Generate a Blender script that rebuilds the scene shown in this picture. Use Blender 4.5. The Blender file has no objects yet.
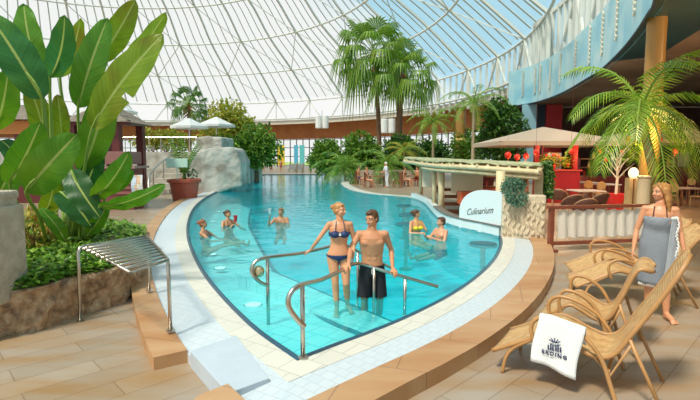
import bpy, bmesh, math, random
from mathutils import Vector, Matrix, Quaternion, noise
from mathutils.geometry import tessellate_polygon
V = Vector; PI = math.pi
S = bpy.context.scene; COL = S.collection
random.seed(7)

# ---------------------------------------------------------------- camera
FPX = 24 / 36 * 700
PITCH = math.atan(42 / FPX); CZ = 2.05
cam = bpy.data.cameras.new('camera'); cam.lens = 24; cam.sensor_width = 36; cam.clip_end = 600
co = bpy.data.objects.new('camera', cam); COL.objects.link(co)
co.location = (0, 0, CZ); co.rotation_euler = (PI / 2 - PITCH, 0, 0)
S.camera = co

# ---------------------------------------------------------------- sky
w = bpy.data.worlds.new('sky'); S.world = w; w.use_nodes = True
nt = w.node_tree; nt.nodes.clear()
def wn(t, **k):
    n = nt.nodes.new(t)
    for a, b in k.items(): setattr(n, a, b)
    return n
tc = wn('ShaderNodeTexCoord'); sp = wn('ShaderNodeSeparateXYZ')
nt.links.new(tc.outputs['Generated'], sp.inputs[0])
m1 = wn('ShaderNodeMath', operation='MULTIPLY_ADD'); m1.inputs[1].default_value = 1.3; m1.inputs[2].default_value = .02
nt.links.new(sp.outputs['X'], m1.inputs[0])
m2 = wn('ShaderNodeMath', operation='MULTIPLY_ADD'); m2.inputs[1].default_value = 1.6
nt.links.new(sp.outputs['Z'], m2.inputs[0]); nt.links.new(m1.outputs[0], m2.inputs[2])
nz = wn('ShaderNodeTexNoise'); nz.inputs['Scale'].default_value = 3.2; nz.inputs['Detail'].default_value = 5
nt.links.new(tc.outputs['Generated'], nz.inputs['Vector'])
m3 = wn('ShaderNodeMath', operation='MULTIPLY_ADD'); m3.inputs[1].default_value = .9
nt.links.new(nz.outputs['Fac'], m3.inputs[0]); nt.links.new(m2.outputs[0], m3.inputs[2])
rp = wn('ShaderNodeValToRGB')
rp.color_ramp.elements[0].position = .72; rp.color_ramp.elements[0].color = (1, 1, .985, 1)
rp.color_ramp.elements[1].position = 1.15; rp.color_ramp.elements[1].color = (.48, .78, .93, 1)
e = rp.color_ramp.elements.new(.95); e.color = (.78, .92, .97, 1)
nt.links.new(m3.outputs[0], rp.inputs[0])
bg = wn('ShaderNodeBackground'); bg.inputs['Strength'].default_value = .88
nt.links.new(rp.outputs[0], bg.inputs['Color'])
ow = wn('ShaderNodeOutputWorld'); nt.links.new(bg.outputs[0], ow.inputs[0])

# ---------------------------------------------------------------- sun, area light, exposure
sl = bpy.data.lights.new('sun', 'SUN'); sl.energy = 3.7; sl.angle = math.radians(9); sl.color = (1, .93, .8)
so = bpy.data.objects.new('sun', sl); COL.objects.link(so); so.location = (-20, -20, 60)
so.rotation_euler = V((-.42, -.5, 1)).to_track_quat('Z', 'Y').to_euler()
S.view_settings.view_transform = 'Standard'; S.view_settings.look = 'None'
S.view_settings.gamma = 1; S.view_settings.use_curve_mapping = False
S.view_settings.exposure = 0.12

def lamp(name, loc, power, col, size=.3):
    l = bpy.data.lights.new(name, 'POINT'); l.energy = power; l.color = col; l.shadow_soft_size = size
    o = bpy.data.objects.new(name, l); COL.objects.link(o); o.location = loc
    return o

# ---------------------------------------------------------------- helpers
def G(px, py, z=0.0):
    """where the sight line through a photo pixel meets height z"""
    X = (px - 350) / FPX; U = (200 - py) / FPX; c, s = math.cos(PITCH), math.sin(PITCH)
    dy = c + U * s; dz = -s + U * c; t = (z - CZ) / dz
    return V((X * t, dy * t, z))
def D(px, py, y):
    """point on that sight line at ground distance y"""
    X = (px - 350) / FPX; U = (200 - py) / FPX; c, s = math.cos(PITCH), math.sin(PITCH)
    dy = c + U * s; dz = -s + U * c; t = y / dy
    return V((X * t, y, CZ + dz * t))

MATS = {}
def M(name, col, rough=.6, metal=0, col2=None, nscale=8, bump=0, bscale=30, emit=0, spec=.5, coat=0, transl=0, island=False, cols=None, wave=None):
    if name in MATS: return MATS[name]
    m = bpy.data.materials.new(name); m.use_nodes = True; MATS[name] = m
    t = m.node_tree; b = t.nodes['Principled BSDF']
    b.inputs['Base Color'].default_value = (*col, 1); b.inputs['Roughness'].default_value = rough
    b.inputs['Metallic'].default_value = metal; b.inputs['Specular IOR Level'].default_value = spec
    b.inputs['Coat Weight'].default_value = coat
    tcn = t.nodes.new('ShaderNodeTexCoord')
    cout = None
    if cols or col2:
        r = t.nodes.new('ShaderNodeValToRGB'); cs = cols or [col, col2]
        r.color_ramp.elements[0].color = (*cs[0], 1); r.color_ramp.elements[1].color = (*cs[-1], 1)
        if not island: r.color_ramp.elements[0].position = .32; r.color_ramp.elements[1].position = .68
        for i, c in enumerate(cs[1:-1]):
            a0 = r.color_ramp.elements[0].position; a1 = r.color_ramp.elements[-1].position
            e = r.color_ramp.elements.new(a0 + (a1 - a0) * (i + 1) / (len(cs) - 1)); e.color = (*c, 1)
        if island:
            g = t.nodes.new('ShaderNodeNewGeometry'); t.links.new(g.outputs['Random Per Island'], r.inputs[0])
        else:
            n = t.nodes.new('ShaderNodeTexNoise'); n.inputs['Scale'].default_value = nscale; n.inputs['Detail'].default_value = 4
            t.links.new(tcn.outputs['Object'], n.inputs['Vector']); t.links.new(n.outputs['Fac'], r.inputs[0])
        cout = r.outputs[0]; t.links.new(cout, b.inputs['Base Color'])
    if wave:
        wv = t.nodes.new('ShaderNodeTexWave'); wv.inputs['Scale'].default_value = wave; wv.bands_direction = 'Y'
        t.links.new(tcn.outputs['UV'], wv.inputs['Vector'])
        bp = t.nodes.new('ShaderNodeBump'); bp.inputs['Strength'].default_value = .35; bp.inputs['Distance'].default_value = .015
        t.links.new(wv.outputs['Fac'], bp.inputs['Height']); t.links.new(bp.outputs[0], b.inputs['Normal'])
    if bump:
        n = t.nodes.new('ShaderNodeTexNoise'); n.inputs['Scale'].default_value = bscale; n.inputs['Detail'].default_value = 5
        t.links.new(tcn.outputs['Object'], n.inputs['Vector'])
        bp = t.nodes.new('ShaderNodeBump'); bp.inputs['Strength'].default_value = bump; bp.inputs['Distance'].default_value = .05
        t.links.new(n.outputs['Fac'], bp.inputs['Height']); t.links.new(bp.outputs[0], b.inputs['Normal'])
    if emit:
        b.inputs['Emission Color'].default_value = (*col, 1); b.inputs['Emission Strength'].default_value = emit
    if transl:
        tr = t.nodes.new('ShaderNodeBsdfTranslucent'); mx = t.nodes.new('ShaderNodeMixShader'); mx.inputs[0].default_value = transl
        tr.inputs[0].default_value = (*col, 1)
        if cout: t.links.new(cout, tr.inputs[0])
        t.links.new(b.outputs[0], mx.inputs[1]); t.links.new(tr.outputs[0], mx.inputs[2])
        t.links.new(mx.outputs[0], t.nodes['Material Output'].inputs[0])
    return m

def tile_mat(name, c1, c2, mortar, w, h, rot=0, msize=.006, rough=.5, bump=.3, stain=None, offset=.5):
    m = bpy.data.materials.new(name); m.use_nodes = True; MATS[name] = m
    t = m.node_tree; b = t.nodes['Principled BSDF']; b.inputs['Roughness'].default_value = rough
    tcn = t.nodes.new('ShaderNodeTexCoord'); mp = t.nodes.new('ShaderNodeMapping'); mp.inputs['Rotation'].default_value = (0, 0, rot)
    t.links.new(tcn.outputs['Object'], mp.inputs[0])
    br = t.nodes.new('ShaderNodeTexBrick'); br.inputs['Scale'].default_value = 1
    br.inputs['Brick Width'].default_value = w; br.inputs['Row Height'].default_value = h
    br.inputs['Mortar Size'].default_value = msize; br.offset = offset
    br.inputs['Color1'].default_value = (*c1, 1); br.inputs['Color2'].default_value = (*c2, 1); br.inputs['Mortar'].default_value = (*mortar, 1)
    t.links.new(mp.outputs[0], br.inputs['Vector'])
    n = t.nodes.new('ShaderNodeTexNoise'); n.inputs['Scale'].default_value = 1.3; n.inputs['Detail'].default_value = 6
    mp2 = t.nodes.new('ShaderNodeMapping'); mp2.inputs['Rotation'].default_value = (0, 0, rot); mp2.inputs['Scale'].default_value = (.6, 2.2, 1)
    t.links.new(tcn.outputs['Object'], mp2.inputs[0]); t.links.new(mp2.outputs[0], n.inputs['Vector'])
    r = t.nodes.new('ShaderNodeValToRGB'); r.color_ramp.elements[0].position = .4; r.color_ramp.elements[1].position = .68
    s = stain or (1, 1, 1); r.color_ramp.elements[0].color = (1, 1, 1, 1); r.color_ramp.elements[1].color = (*s, 1)
    t.links.new(n.outputs['Fac'], r.inputs[0])
    mx = t.nodes.new('ShaderNodeMix'); mx.data_type = 'RGBA'; mx.blend_type = 'MULTIPLY'; mx.inputs[0].default_value = 1
    t.links.new(br.outputs['Color'], mx.inputs[6]); t.links.new(r.outputs[0], mx.inputs[7])
    t.links.new(mx.outputs[2], b.inputs['Base Color'])
    bp = t.nodes.new('ShaderNodeBump'); bp.inputs['Strength'].default_value = bump; bp.inputs['Distance'].default_value = .01; bp.invert = True
    t.links.new(br.outputs['Fac'], bp.inputs['Height']); t.links.new(bp.outputs[0], b.inputs['Normal'])
    return m

class MB:
    def __init__(s): s.v = []; s.f = []; s.uv = {}
    def add(s, vs, fs):
        k = len(s.v); s.v += [tuple(a) for a in vs]; s.f += [tuple(i + k for i in f) for f in fs]; return k
    def box(s, c, d, rz=0, mat=None):
        x, y, z = d[0] / 2, d[1] / 2, d[2] / 2
        R = mat or Matrix.Rotation(rz, 3, 'Z'); c = V(c)
        vs = [c + R @ V((a * x, b * y, e * z)) for a in (-1, 1) for b in (-1, 1) for e in (-1, 1)]
        s.add(vs, [(0, 1, 3, 2), (4, 6, 7, 5), (0, 4, 5, 1), (2, 3, 7, 6), (0, 2, 6, 4), (1, 5, 7, 3)]); return s
    def beam(s, a, b, wd, ht):
        a, b = V(a), V(b); d = b - a; q = d.to_track_quat('Y', 'Z').to_matrix()
        return s.box((a + b) / 2, (wd, d.length, ht), mat=q)
    def tube(s, pts, r, n=8, closed=False, ell=1, up=None):
        pts = [V(p) for p in pts]; N = len(pts)
        rr = r if isinstance(r, (list, tuple)) else [r] * N
        k = len(s.v); T = []
        for i in range(N):
            if closed: t = pts[(i + 1) % N] - pts[i - 1]
            else: t = pts[min(i + 1, N - 1)] - pts[max(i - 1, 0)]
            T.append(t.normalized() if t.length > 1e-9 else V((0, 0, 1)))
        u = V(up) if up else (V((0, 0, 1)) if abs(T[0].z) < .9 else V((1, 0, 0)))
        for i in range(N):
            t = T[i]; u = u - t * u.dot(t)
            if u.length < 1e-6: u = t.orthogonal()
            u.normalize(); w_ = t.cross(u)
            for j in range(n):
                a = 2 * PI * j / n
                s.v.append(tuple(pts[i] + (w_ * math.cos(a) * ell + u * math.sin(a)) * rr[i]))
        for i in range(N if closed else N - 1):
            i2 = (i + 1) % N
            for j in range(n):
                j2 = (j + 1) % n
                s.f.append((k + i * n + j, k + i * n + j2, k + i2 * n + j2, k + i2 * n + j))
        if not closed:
            s.f.append(tuple(k + j for j in range(n))[::-1]); s.f.append(tuple(k + (N - 1) * n + j for j in range(n)))
        return s
    def lathe(s, prof, n=20, c=(0, 0, 0), cap=True):
        k = len(s.v); c = V(c)
        for r, z in prof:
            for j in range(n):
                a = 2 * PI * j / n; s.v.append((c.x + r * math.cos(a), c.y + r * math.sin(a), c.z + z))
        for i in range(len(prof) - 1):
            for j in range(n):
                j2 = (j + 1) % n; s.f.append((k + i * n + j, k + i * n + j2, k + (i + 1) * n + j2, k + (i + 1) * n + j))
        if cap:
            s.f.append(tuple(k + j for j in range(n))[::-1]); s.f.append(tuple(k + (len(prof) - 1) * n + j for j in range(n)))
        return s
    def ball(s, c, r, n=12, m=8, R=None):
        r = r if isinstance(r, (list, tuple)) else (r, r, r); c = V(c); k = len(s.v)
        R = R or Matrix.Identity(3)
        s.v.append(tuple(c + R @ V((0, 0, -r[2]))))
        for i in range(1, m):
            ph = -PI / 2 + PI * i / m
            for j in range(n):
                a = 2 * PI * j / n
                s.v.append(tuple(c + R @ V((r[0] * math.cos(ph) * math.cos(a), r[1] * math.cos(ph) * math.sin(a), r[2] * math.sin(ph)))))
        s.v.append(tuple(c + R @ V((0, 0, r[2])))); top = len(s.v) - 1
        for j in range(n):
            j2 = (j + 1) % n
            s.f.append((k, k + 1 + j2, k + 1 + j)); s.f.append((top, k + 1 + (m - 2) * n + j, k + 1 + (m - 2) * n + j2))
            for i in range(m - 2):
                s.f.append((k + 1 + i * n + j, k + 1 + i * n + j2, k + 1 + (i + 1) * n + j2, k + 1 + (i + 1) * n + j))
        return s
    def capsule(s, a, b, ra, rb, n=10):
        a, b = V(a), V(b); d = b - a; L = d.length
        if L < 1e-5: return s.ball(a, max(ra, rb))
        d /= L; pts = []; rr = []
        for i in range(4): t = i / 4 * PI / 2; pts.append(a - d * ra * math.cos(t)); rr.append(max(ra * math.sin(t), .0005))
        pts.append(a); rr.append(ra); pts.append(b); rr.append(rb)
        for i in range(1, 5): t = i / 4 * PI / 2; pts.append(b + d * rb * math.sin(t)); rr.append(max(rb * math.cos(t), .0005))
        return s.tube(pts, rr, n)
    def prism(s, poly, z0, z1):
        n = len(poly); P2 = [V((p[0], p[1], 0)) for p in poly]
        tris = tessellate_polygon([P2])
        k = len(s.v)
        s.v += [(p.x, p.y, z0) for p in P2] + [(p.x, p.y, z1) for p in P2]
        for t in tris:
            a, b, c = [P2[i] for i in t]
            t = t if (b - a).cross(c - a).z > 0 else t[::-1]
            s.f.append(tuple(k + n + i for i in t)); s.f.append(tuple(k + i for i in t[::-1]))
        ar = sum(P2[i].x * P2[(i + 1) % n].y - P2[(i + 1) % n].x * P2[i].y for i in range(n))
        for i in range(n):
            j = (i + 1) % n; q = (k + i, k + j, k + n + j, k + n + i)
            s.f.append(q if ar > 0 else q[::-1])
        return s
    def grid(s, rows, uv=False):
        """rows: list of equal-length point lists"""
        k = len(s.v); m_ = len(rows[0])
        for i, r in enumerate(rows):
            for j, p in enumerate(r):
                if uv: s.uv[len(s.v)] = (j / (m_ - 1), i / (len(rows) - 1))
                s.v.append(tuple(p))
        for i in range(len(rows) - 1):
            for j in range(m_ - 1):
                s.f.append((k + i * m_ + j, k + i * m_ + j + 1, k + (i + 1) * m_ + j + 1, k + (i + 1) * m_ + j))
        return s
    def build(s, name, mat, parent=None, smooth=False, bevel=0, solid=0, sub=0, remesh=0, world=False):
        me = bpy.data.meshes.new(name); me.from_pydata(s.v, [], s.f); me.materials.append(mat)
        if s.uv:
            l = me.uv_layers.new(name='UVMap')
            for lp in me.loops: l.data[lp.index].uv = s.uv.get(lp.vertex_index, (0, 0))
        if smooth: me.polygons.foreach_set('use_smooth', [True] * len(me.polygons))
        o = bpy.data.objects.new(name, me); COL.objects.link(o)
        if parent:
            o.parent = parent
            if world:
                p = parent; mt = Matrix.Identity(4)
                while p: mt = Matrix.LocRotScale(p.location, p.rotation_euler, p.scale) @ mt; p = p.parent
                o.matrix_parent_inverse = mt.inverted()
        if solid: d = o.modifiers.new('thick', 'SOLIDIFY'); d.thickness = solid; d.offset = 0
        if remesh:
            d = o.modifiers.new('skin', 'REMESH'); d.mode = 'VOXEL'; d.voxel_size = remesh; d.use_smooth_shade = True
            d2 = o.modifiers.new('soft', 'SMOOTH'); d2.factor = .5; d2.iterations = 3
        if bevel: d = o.modifiers.new('edge', 'BEVEL'); d.width = bevel; d.segments = 2; d.limit_method = 'ANGLE'
        if sub: d = o.modifiers.new('sub', 'SUBSURF'); d.levels = sub; d.render_levels = sub
        return o

def tag(o, label=None, cat=None, group=None, kind=None):
    if label: o['label'] = label
    if cat: o['category'] = cat
    if group: o['group'] = group
    if kind: o['kind'] = kind
    return o
def thing(name, label, cat, loc=(0, 0, 0), rz=0, group=None):
    o = bpy.data.objects.new(name, None); COL.objects.link(o); o.empty_display_size = .1
    o.location = loc; o.rotation_euler = (0, 0, rz)
    return tag(o, label, cat, group)
def struct(o): o['kind'] = 'structure'; return o
def copy_tree(o, parent=None):
    c = o.copy(); COL.objects.link(c); c.parent = parent
    for ch in [x for x in bpy.data.objects if x.parent == o]: copy_tree(ch, c)
    return c
def again(src, loc, rz=0, label=None, scale=1, group=None):
    c = copy_tree(src); c.location = loc; c.rotation_euler = (0, 0, rz); c.scale = (scale,) * 3
    if label: c['label'] = label
    if group: c['group'] = group
    return c
def catmull(pts, n=6, closed=False):
    pts = [V(p) for p in pts]; N = len(pts); out = []
    rng = range(N if closed else N - 1)
    for i in rng:
        if closed: p0, p1, p2, p3 = pts[i - 1], pts[i], pts[(i + 1) % N], pts[(i + 2) % N]
        else: p0, p1, p2, p3 = pts[max(i - 1, 0)], pts[i], pts[i + 1], pts[min(i + 2, N - 1)]
        for k in range(n):
            t = k / n
            out.append(.5 * ((2 * p1) + (p2 - p0) * t + (2 * p0 - 5 * p1 + 4 * p2 - p3) * t * t + (3 * p1 - p0 - 3 * p2 + p3) * t ** 3))
    if not closed: out.append(pts[-1])
    return out
def rnd(a, b): return random.uniform(a, b)

# ---------------------------------------------------------------- materials
steel = M('brushed_steel', (.52, .47, .40), .28, 1)
white_paint = M('white_paint', (.86, .87, .84), .5)
frame_paint = M('dome_frame_paint', (.66, .68, .62), .5)
bar_paint = M('glazing_bar_paint', (.50, .54, .50), .5)
stone_tan = M('planter_stone', (.48, .33, .2), .95, cols=[(.20, .12, .07), (.42, .26, .14), (.58, .40, .24)], nscale=9, bump=1, bscale=17)
dark_wood = M('dark_red_wood', (.13, .02, .018), .45)
brown_wood = M('brown_wood', (.3, .11, .04), .45, col2=(.2, .07, .03), nscale=5)
light_wood = M('light_wood', (.62, .42, .2), .5, col2=(.5, .32, .14), nscale=5)
bamboo = M('bamboo', (.72, .62, .38), .5, col2=(.58, .48, .27), nscale=4)
red_paint = M('red_paint', (.40, .015, .015), .4)
terracotta = M('terracotta', (.5, .1, .05), .55, col2=(.42, .08, .04), nscale=2)
skin = M('skin', (.66, .31, .16), .40, col2=(.58, .26, .13), nscale=4)
skin_f = M('skin_fair', (.70, .33, .17), .40, col2=(.63, .28, .14), nscale=4)
lip = M('lips', (.6, .2, .16), .4)
eye_w = M('eye', (.75, .72, .68), .2)
eye_d = M('eye_dark', (.05, .03, .02), .2)
hair_blonde = M('blonde_hair', (.55, .28, .09), .45, col2=(.36, .16, .05), nscale=30)
hair_brown = M('brown_hair', (.12, .05, .02), .5, col2=(.07, .03, .015), nscale=30)
navy = M('navy_cloth', (.01, .03, .11), .6)
black_cloth = M('black_cloth', (.008, .008, .012), .7)
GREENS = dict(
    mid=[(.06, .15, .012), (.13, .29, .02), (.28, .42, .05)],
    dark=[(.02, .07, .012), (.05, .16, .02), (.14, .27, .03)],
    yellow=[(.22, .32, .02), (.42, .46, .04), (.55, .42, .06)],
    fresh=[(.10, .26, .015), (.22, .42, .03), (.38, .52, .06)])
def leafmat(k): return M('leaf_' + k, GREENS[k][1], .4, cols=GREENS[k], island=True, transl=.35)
bark = M('bark', (.3, .18, .1), .9, col2=(.18, .1, .06), nscale=6, bump=.6, bscale=12)
# ================================================================ SETTING
ZW = .10
edge_px = [(248, 174.5), (238, 181), (225, 188), (210, 196), (200, 203), (193, 212), (189, 224), (189, 238), (193, 252), (200, 267), (209, 281), (222, 297), (240, 316), (262, 336)]
right_px = [(330, 350), (370, 335), (410, 318), (450, 297), (478, 277), (494, 260), (500, 246), (499, 238)]
bar_px = [(480, 233), (462, 229), (446, 224), (436, 217), (429, 209), (423, 203), (411, 198.5), (395, 197), (372, 195), (355, 192), (345, 188), (341, 184), (345, 181), (352, 178), (360, 174.5)]
left_c = catmull([G(a, b, ZW) for a, b in edge_px] + [G(299, 362, ZW)], 4)
right_c = catmull([G(299, 362, ZW)] + [G(a, b, ZW) for a, b in right_px], 4)
bar_c = catmull([G(a, b, ZW) for a, b in bar_px], 3)
near_edge = left_c[:-1] + right_c           # far-left .. corner .. bar
pool_edge = near_edge + bar_c
def offset(poly, d):
    out = []; n = len(poly)
    for i in range(n):
        a = poly[max(i - 1, 0)]; b = poly[i]; c = poly[min(i + 1, n - 1)]
        t1 = (b - a).xy.normalized() if i > 0 else (c - b).xy.normalized()
        t2 = (c - b).xy.normalized() if i < n - 1 else t1
        nrm = V((t1.y, -t1.x)) * -1 + V((t2.y, -t2.x)) * -1
        nrm = -nrm; nrm.normalize(); k = max(nrm.dot(V((t1.y, -t1.x))), .45)
        out.append(V((b.x + nrm.x * d / k, b.y + nrm.y * d / k, b.z)))
    return out
# travelling far-left -> near corner -> right, the outside of the pool is on the right hand side
sgn = -1 if (offset(near_edge, 1)[8].x > near_edge[8].x) else 1
def off(d): return offset(near_edge, sgn * d)

floor_m = tile_mat('sandstone_floor_tiles', (.38, .31, .235), (.325, .265, .20), (.23, .17, .12), 1.3, .32, -math.radians(44), .005, .36, .2, stain=(.95, .70, .42))
coping_m = tile_mat('white_pool_tiles', (.68, .66, .57), (.63, .61, .53), (.48, .46, .40), .3, .3, .6, .006, .4, .2)
gutter_m = tile_mat('pale_blue_gutter_tiles', (.58, .64, .67), (.54, .61, .65), (.44, .51, .54), .12, .12, .6, .004, .35, .2)
kerb_m = tile_mat('sandstone_kerb', (.52, .31, .155), (.46, .27, .13), (.30, .17, .09), .8, .8, .3, .006, .45, .2, stain=(.85, .68, .5))
basin_m = tile_mat('turquoise_basin_tiles', (.03, .62, .72), (.025, .58, .69), (.02, .47, .58), .5, .5, .5, .01, .5, .1)
step_m = tile_mat('pale_step_tiles', (.72, .88, .86), (.66, .84, .83), (.36, .56, .58), .28, .28, .62, .007, .5, .1)
navy_tile = M('dark_blue_tile', (.01, .07, .12), .3)

# floor with a hole for the pool
def holed(name, outer, hole, z, mat):
    loops = [[V((p[0], p[1], 0)) for p in outer], [V((p.x, p.y, 0)) for p in hole]]
    flat = loops[0] + loops[1]; tr = tessellate_polygon(loops)
    mb = MB(); fs = []
    for t in tr:
        a, b, c = [flat[i] for i in t]
        fs.append(t if (b - a).cross(c - a).z > 0 else t[::-1])
    mb.add([(p.x, p.y, z) for p in flat], fs)
    return mb.build(name, mat)
struct(holed('floor', [(-100, -8), (60, -8), (60, 130), (-100, 130)], pool_edge, 0, floor_m))

def band(name, d0, d1, z0, z1, zb, mat, i0=0, i1=None):
    A = off(d0) if d0 else near_edge; B = off(d1)
    A = A[i0:i1]; B = B[i0:i1]; mb = MB()
    rows = []
    for a, b in zip(A, B): rows.append([V((a.x, a.y, zb)), V((a.x, a.y, z0)), V((b.x, b.y, z1)), V((b.x, b.y, zb))])
    mb.grid(rows)
    k0 = 0; k1 = (len(rows) - 1) * 4
    mb.f.append((k0, k0 + 1, k0 + 2, k0 + 3)); mb.f.append((k1 + 3, k1 + 2, k1 + 1, k1))
    return struct(mb.build(name, mat))
band('pool_coping', 0, .32, .15, .145, -.02, coping_m)
nl_ = len(left_c) - 1
band('gutter_left', .32, .80, .14, .10, -.02, gutter_m, 0, nl_ + 1)
band('gutter_right', .32, .68, .14, .11, -.02, gutter_m, nl_, None)
# index where the left kerb stops (the step end beside the rack)
ends = off(.80); tgt = G(190, 347, .15)
iL = min(range(len(left_c)), key=lambda i: (ends[i] - tgt).length)
band('kerb_left', .80, 1.12, .13, .13, 0, kerb_m, 0, iL + 1)
band('kerb_right', .68, 1.06, .16, .16, 0, kerb_m, len(left_c) - 1, None)
# dark tile line at the waterline
mb = MB()
mb.grid([[V((a.x, a.y, .151)), V((a.x, a.y, .155)), V((b.x, b.y, .154)), V((b.x, b.y, .149))] for a, b in zip(near_edge, off(.055))])
struct(mb.build('trim_1', navy_tile))
# basin walls and bottom
mb = MB(); n = len(pool_edge)
mb.grid([[V((p.x, p.y, .149)), V((p.x, p.y, -1.3))] for p in pool_edge + [pool_edge[0]]])
mb.prism([(p.x, p.y) for p in pool_edge], -1.35, -1.3)
struct(mb.build('pool_basin', basin_m))
mb = MB()
ins = [p + (q - p).normalized() * .012 for p, q in zip(near_edge, offset(near_edge, -sgn * 1))]
mb.grid([[V((p.x, p.y, .15)), V((p.x, p.y, -.04))] for p in ins])
struct(mb.build('trim_2', navy_tile))
# shallow shelf at the left and the steps by the corner
La = V((-.26, 6.05)); Ld = V((-.6, .81)).normalized(); Ln = V((.81, .59)).normalized()
def zshelf(y): return -.06 - .55 * min(max((y - 5.6) / 5.5, 0), 1)
sh_in = [G(383, 343, -.05), G(330, 319, -.05), G(300, 291, -.1), G(276, 262, -.3), G(257, 238, -.5), G(249, 222, -.55), G(251, 208, -.55)]
sh_c = catmull(sh_in, 5)
mb = MB(); rows = []
for i, p in enumerate(sh_c):
    t = i / (len(sh_c) - 1)
    # matching point on the left edge
    j = int(round((len(left_c) - 1) * (1 - t * .86)))
    q = left_c[j] if i else G(384, 341, 0)
    q = q + (q - p).normalized() * .05 if i else q
    pz, qz = zshelf(p.y), zshelf(max(q.y, 5))
    rows.append([V((p.x, p.y, -1.29)), V((p.x, p.y, pz)), V((p.x * .66 + q.x * .34, p.y * .66 + q.y * .34, pz * .66 + qz * .34)), V((q.x, q.y, qz))])
mb.grid(rows)
struct(mb.build('pool_shelf', step_m))
mb = MB()
rows = []
for i, p in enumerate(sh_c):
    t = (sh_c[min(i + 1, len(sh_c) - 1)] - sh_c[max(i - 1, 0)]).xy.normalized(); nn = V((t.y, -t.x))
    z = zshelf(p.y) + .006; wd = .05
    rows.append([V((p.x - nn.x * wd, p.y - nn.y * wd, z)), V((p.x + nn.x * wd, p.y + nn.y * wd, z))])
mb.grid(rows); struct(mb.build('trim_3', navy_tile, solid=.004))
def strip_poly(d0, d1, t0, t1):
    return [La + Ln * d0 + Ld * t0, La + Ln * d1 + Ld * t0, La + Ln * d1 + Ld * t1, La + Ln * d0 + Ld * t1]
struct(MB().prism(strip_poly(.0, .62, -1.0, 3.2), -1.29, -.09).build('pool_step_upper', step_m))
struct(MB().prism(strip_poly(.62, 1.25, -1.5, 2.6), -1.29, -.44).build('pool_step_middle', step_m))
struct(MB().prism(strip_poly(1.25, 1.8, -1.9, 2.2), -1.29, -.75).build('pool_step_lower', step_m))
mb = MB()
for d, t0, t1, z in ((.60, -1.0, 3.0, -.087), (1.23, -1.5, 2.5, -.437)):
    mb.beam((*(La + Ln * d + Ld * t0), z), (*(La + Ln * d + Ld * t1), z), .035, .004)
struct(mb.build('trim_4', navy_tile))
# water
wm = bpy.data.materials.new('pool_water'); wm.use_nodes = True; t = wm.node_tree; t.nodes.clear()
tr = t.nodes.new('ShaderNodeBsdfTransparent'); tr.inputs[0].default_value = (.55, .97, .98, 1)
gl = t.nodes.new('ShaderNodeBsdfGlossy'); gl.inputs['Roughness'].default_value = .03
fr = t.nodes.new('ShaderNodeFresnel'); fr.inputs['IOR'].default_value = 1.2
mx = t.nodes.new('ShaderNodeMixShader'); out = t.nodes.new('ShaderNodeOutputMaterial')
tcn = t.nodes.new('ShaderNodeTexCoord'); bp = t.nodes.new('ShaderNodeBump'); bp.inputs['Strength'].default_value = .55; bp.inputs['Distance'].default_value = .05
n1 = t.nodes.new('ShaderNodeTexNoise'); n1.inputs['Scale'].default_value = 2.4; n1.inputs['Detail'].default_value = 3; n1.inputs['Distortion'].default_value = .6
t.links.new(tcn.outputs['Object'], n1.inputs['Vector']); t.links.new(n1.outputs['Fac'], bp.inputs['Height'])
t.links.new(bp.outputs[0], gl.inputs['Normal']); t.links.new(bp.outputs[0], fr.inputs['Normal'])
t.links.new(fr.outputs[0], mx.inputs[0]); t.links.new(tr.outputs[0], mx.inputs[1]); t.links.new(gl.outputs[0], mx.inputs[2])
df = t.nodes.new('ShaderNodeBsdfDiffuse'); df.inputs[0].default_value = (.03, .66, .74, 1); mz = t.nodes.new('ShaderNodeMixShader'); mz.inputs[0].default_value = .27
t.links.new(tr.outputs[0], mz.inputs[1]); t.links.new(df.outputs[0], mz.inputs[2]); t.links.new(mz.outputs[0], mx.inputs[1])
t.links.new(mx.outputs[0], out.inputs[0])
mb = MB(); P2 = [V((p.x, p.y, 0)) for p in pool_edge]
mb.add([(p.x, p.y, ZW) for p in P2], [tt if (P2[tt[1]] - P2[tt[0]]).cross(P2[tt[2]] - P2[tt[0]]).z > 0 else tt[::-1] for tt in tessellate_polygon([P2])])
struct(mb.build('pool_water', wm))

# low white wall on the bar side
mb = MB(); B = bar_c
def strip(pts, d0, d1, z0, z1, zb):
    A_ = offset(pts, sgn * d0) if d0 else pts; B_ = offset(pts, sgn * d1)
    rows = [[V((a.x, a.y, zb)), V((a.x, a.y, z0)), V((b.x, b.y, z1)), V((b.x, b.y, zb))] for a, b in zip(A_, B_)]
    return MB().grid(rows)
i_end = min(range(len(B)), key=lambda i: (B[i] - G(411, 198.5, ZW)).length)
bw = [right_c[-1]] + B[:i_end + 1]
struct(strip(bw, 0, .22, .36, .36, .0).build('wall_bar_side', M('bar_wall_white', (.70, .76, .76), .5)))
struct(strip(bw[:12], -.02, .24, .40, .40, .36).build('trim_5', M('ledge_dark', (.16, .15, .13), .5)))
struct(strip(B[i_end:], 0, .6, .16, .16, 0).build('kerb_island', coping_m))
struct(strip([left_c[0], left_c[0] + V((-1, 0, 0))] if False else [B[-1], left_c[0]], 0, .7, .16, .16, 0).build('kerb_far', coping_m))

# slab and stone step in the foreground
sp_ = [G(190, 351, .2), G(236, 335, .2), G(269, 378, .2), G(234, 386, .2)]
sp_ = [G(190, 351, .17), G(236, 335, .17), G(269, 378, .17), G(228, 393, .17)]
struct(MB().prism([(p.x, p.y) for p in sp_], .0, .17).build('floor_slab', M('pale_blue_slab', (.50, .57, .63), .45, col2=(.46, .53, .59), nscale=5), bevel=.006))
st_ = [G(228, 383, .19), G(246, 400, .19), G(260, 430, .19), G(170, 420, .19), G(198, 395, .19)]
struct(MB().prism([(p.x, p.y) for p in st_], .0, .19).build('floor_step', kerb_m, bevel=.008))

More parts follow.
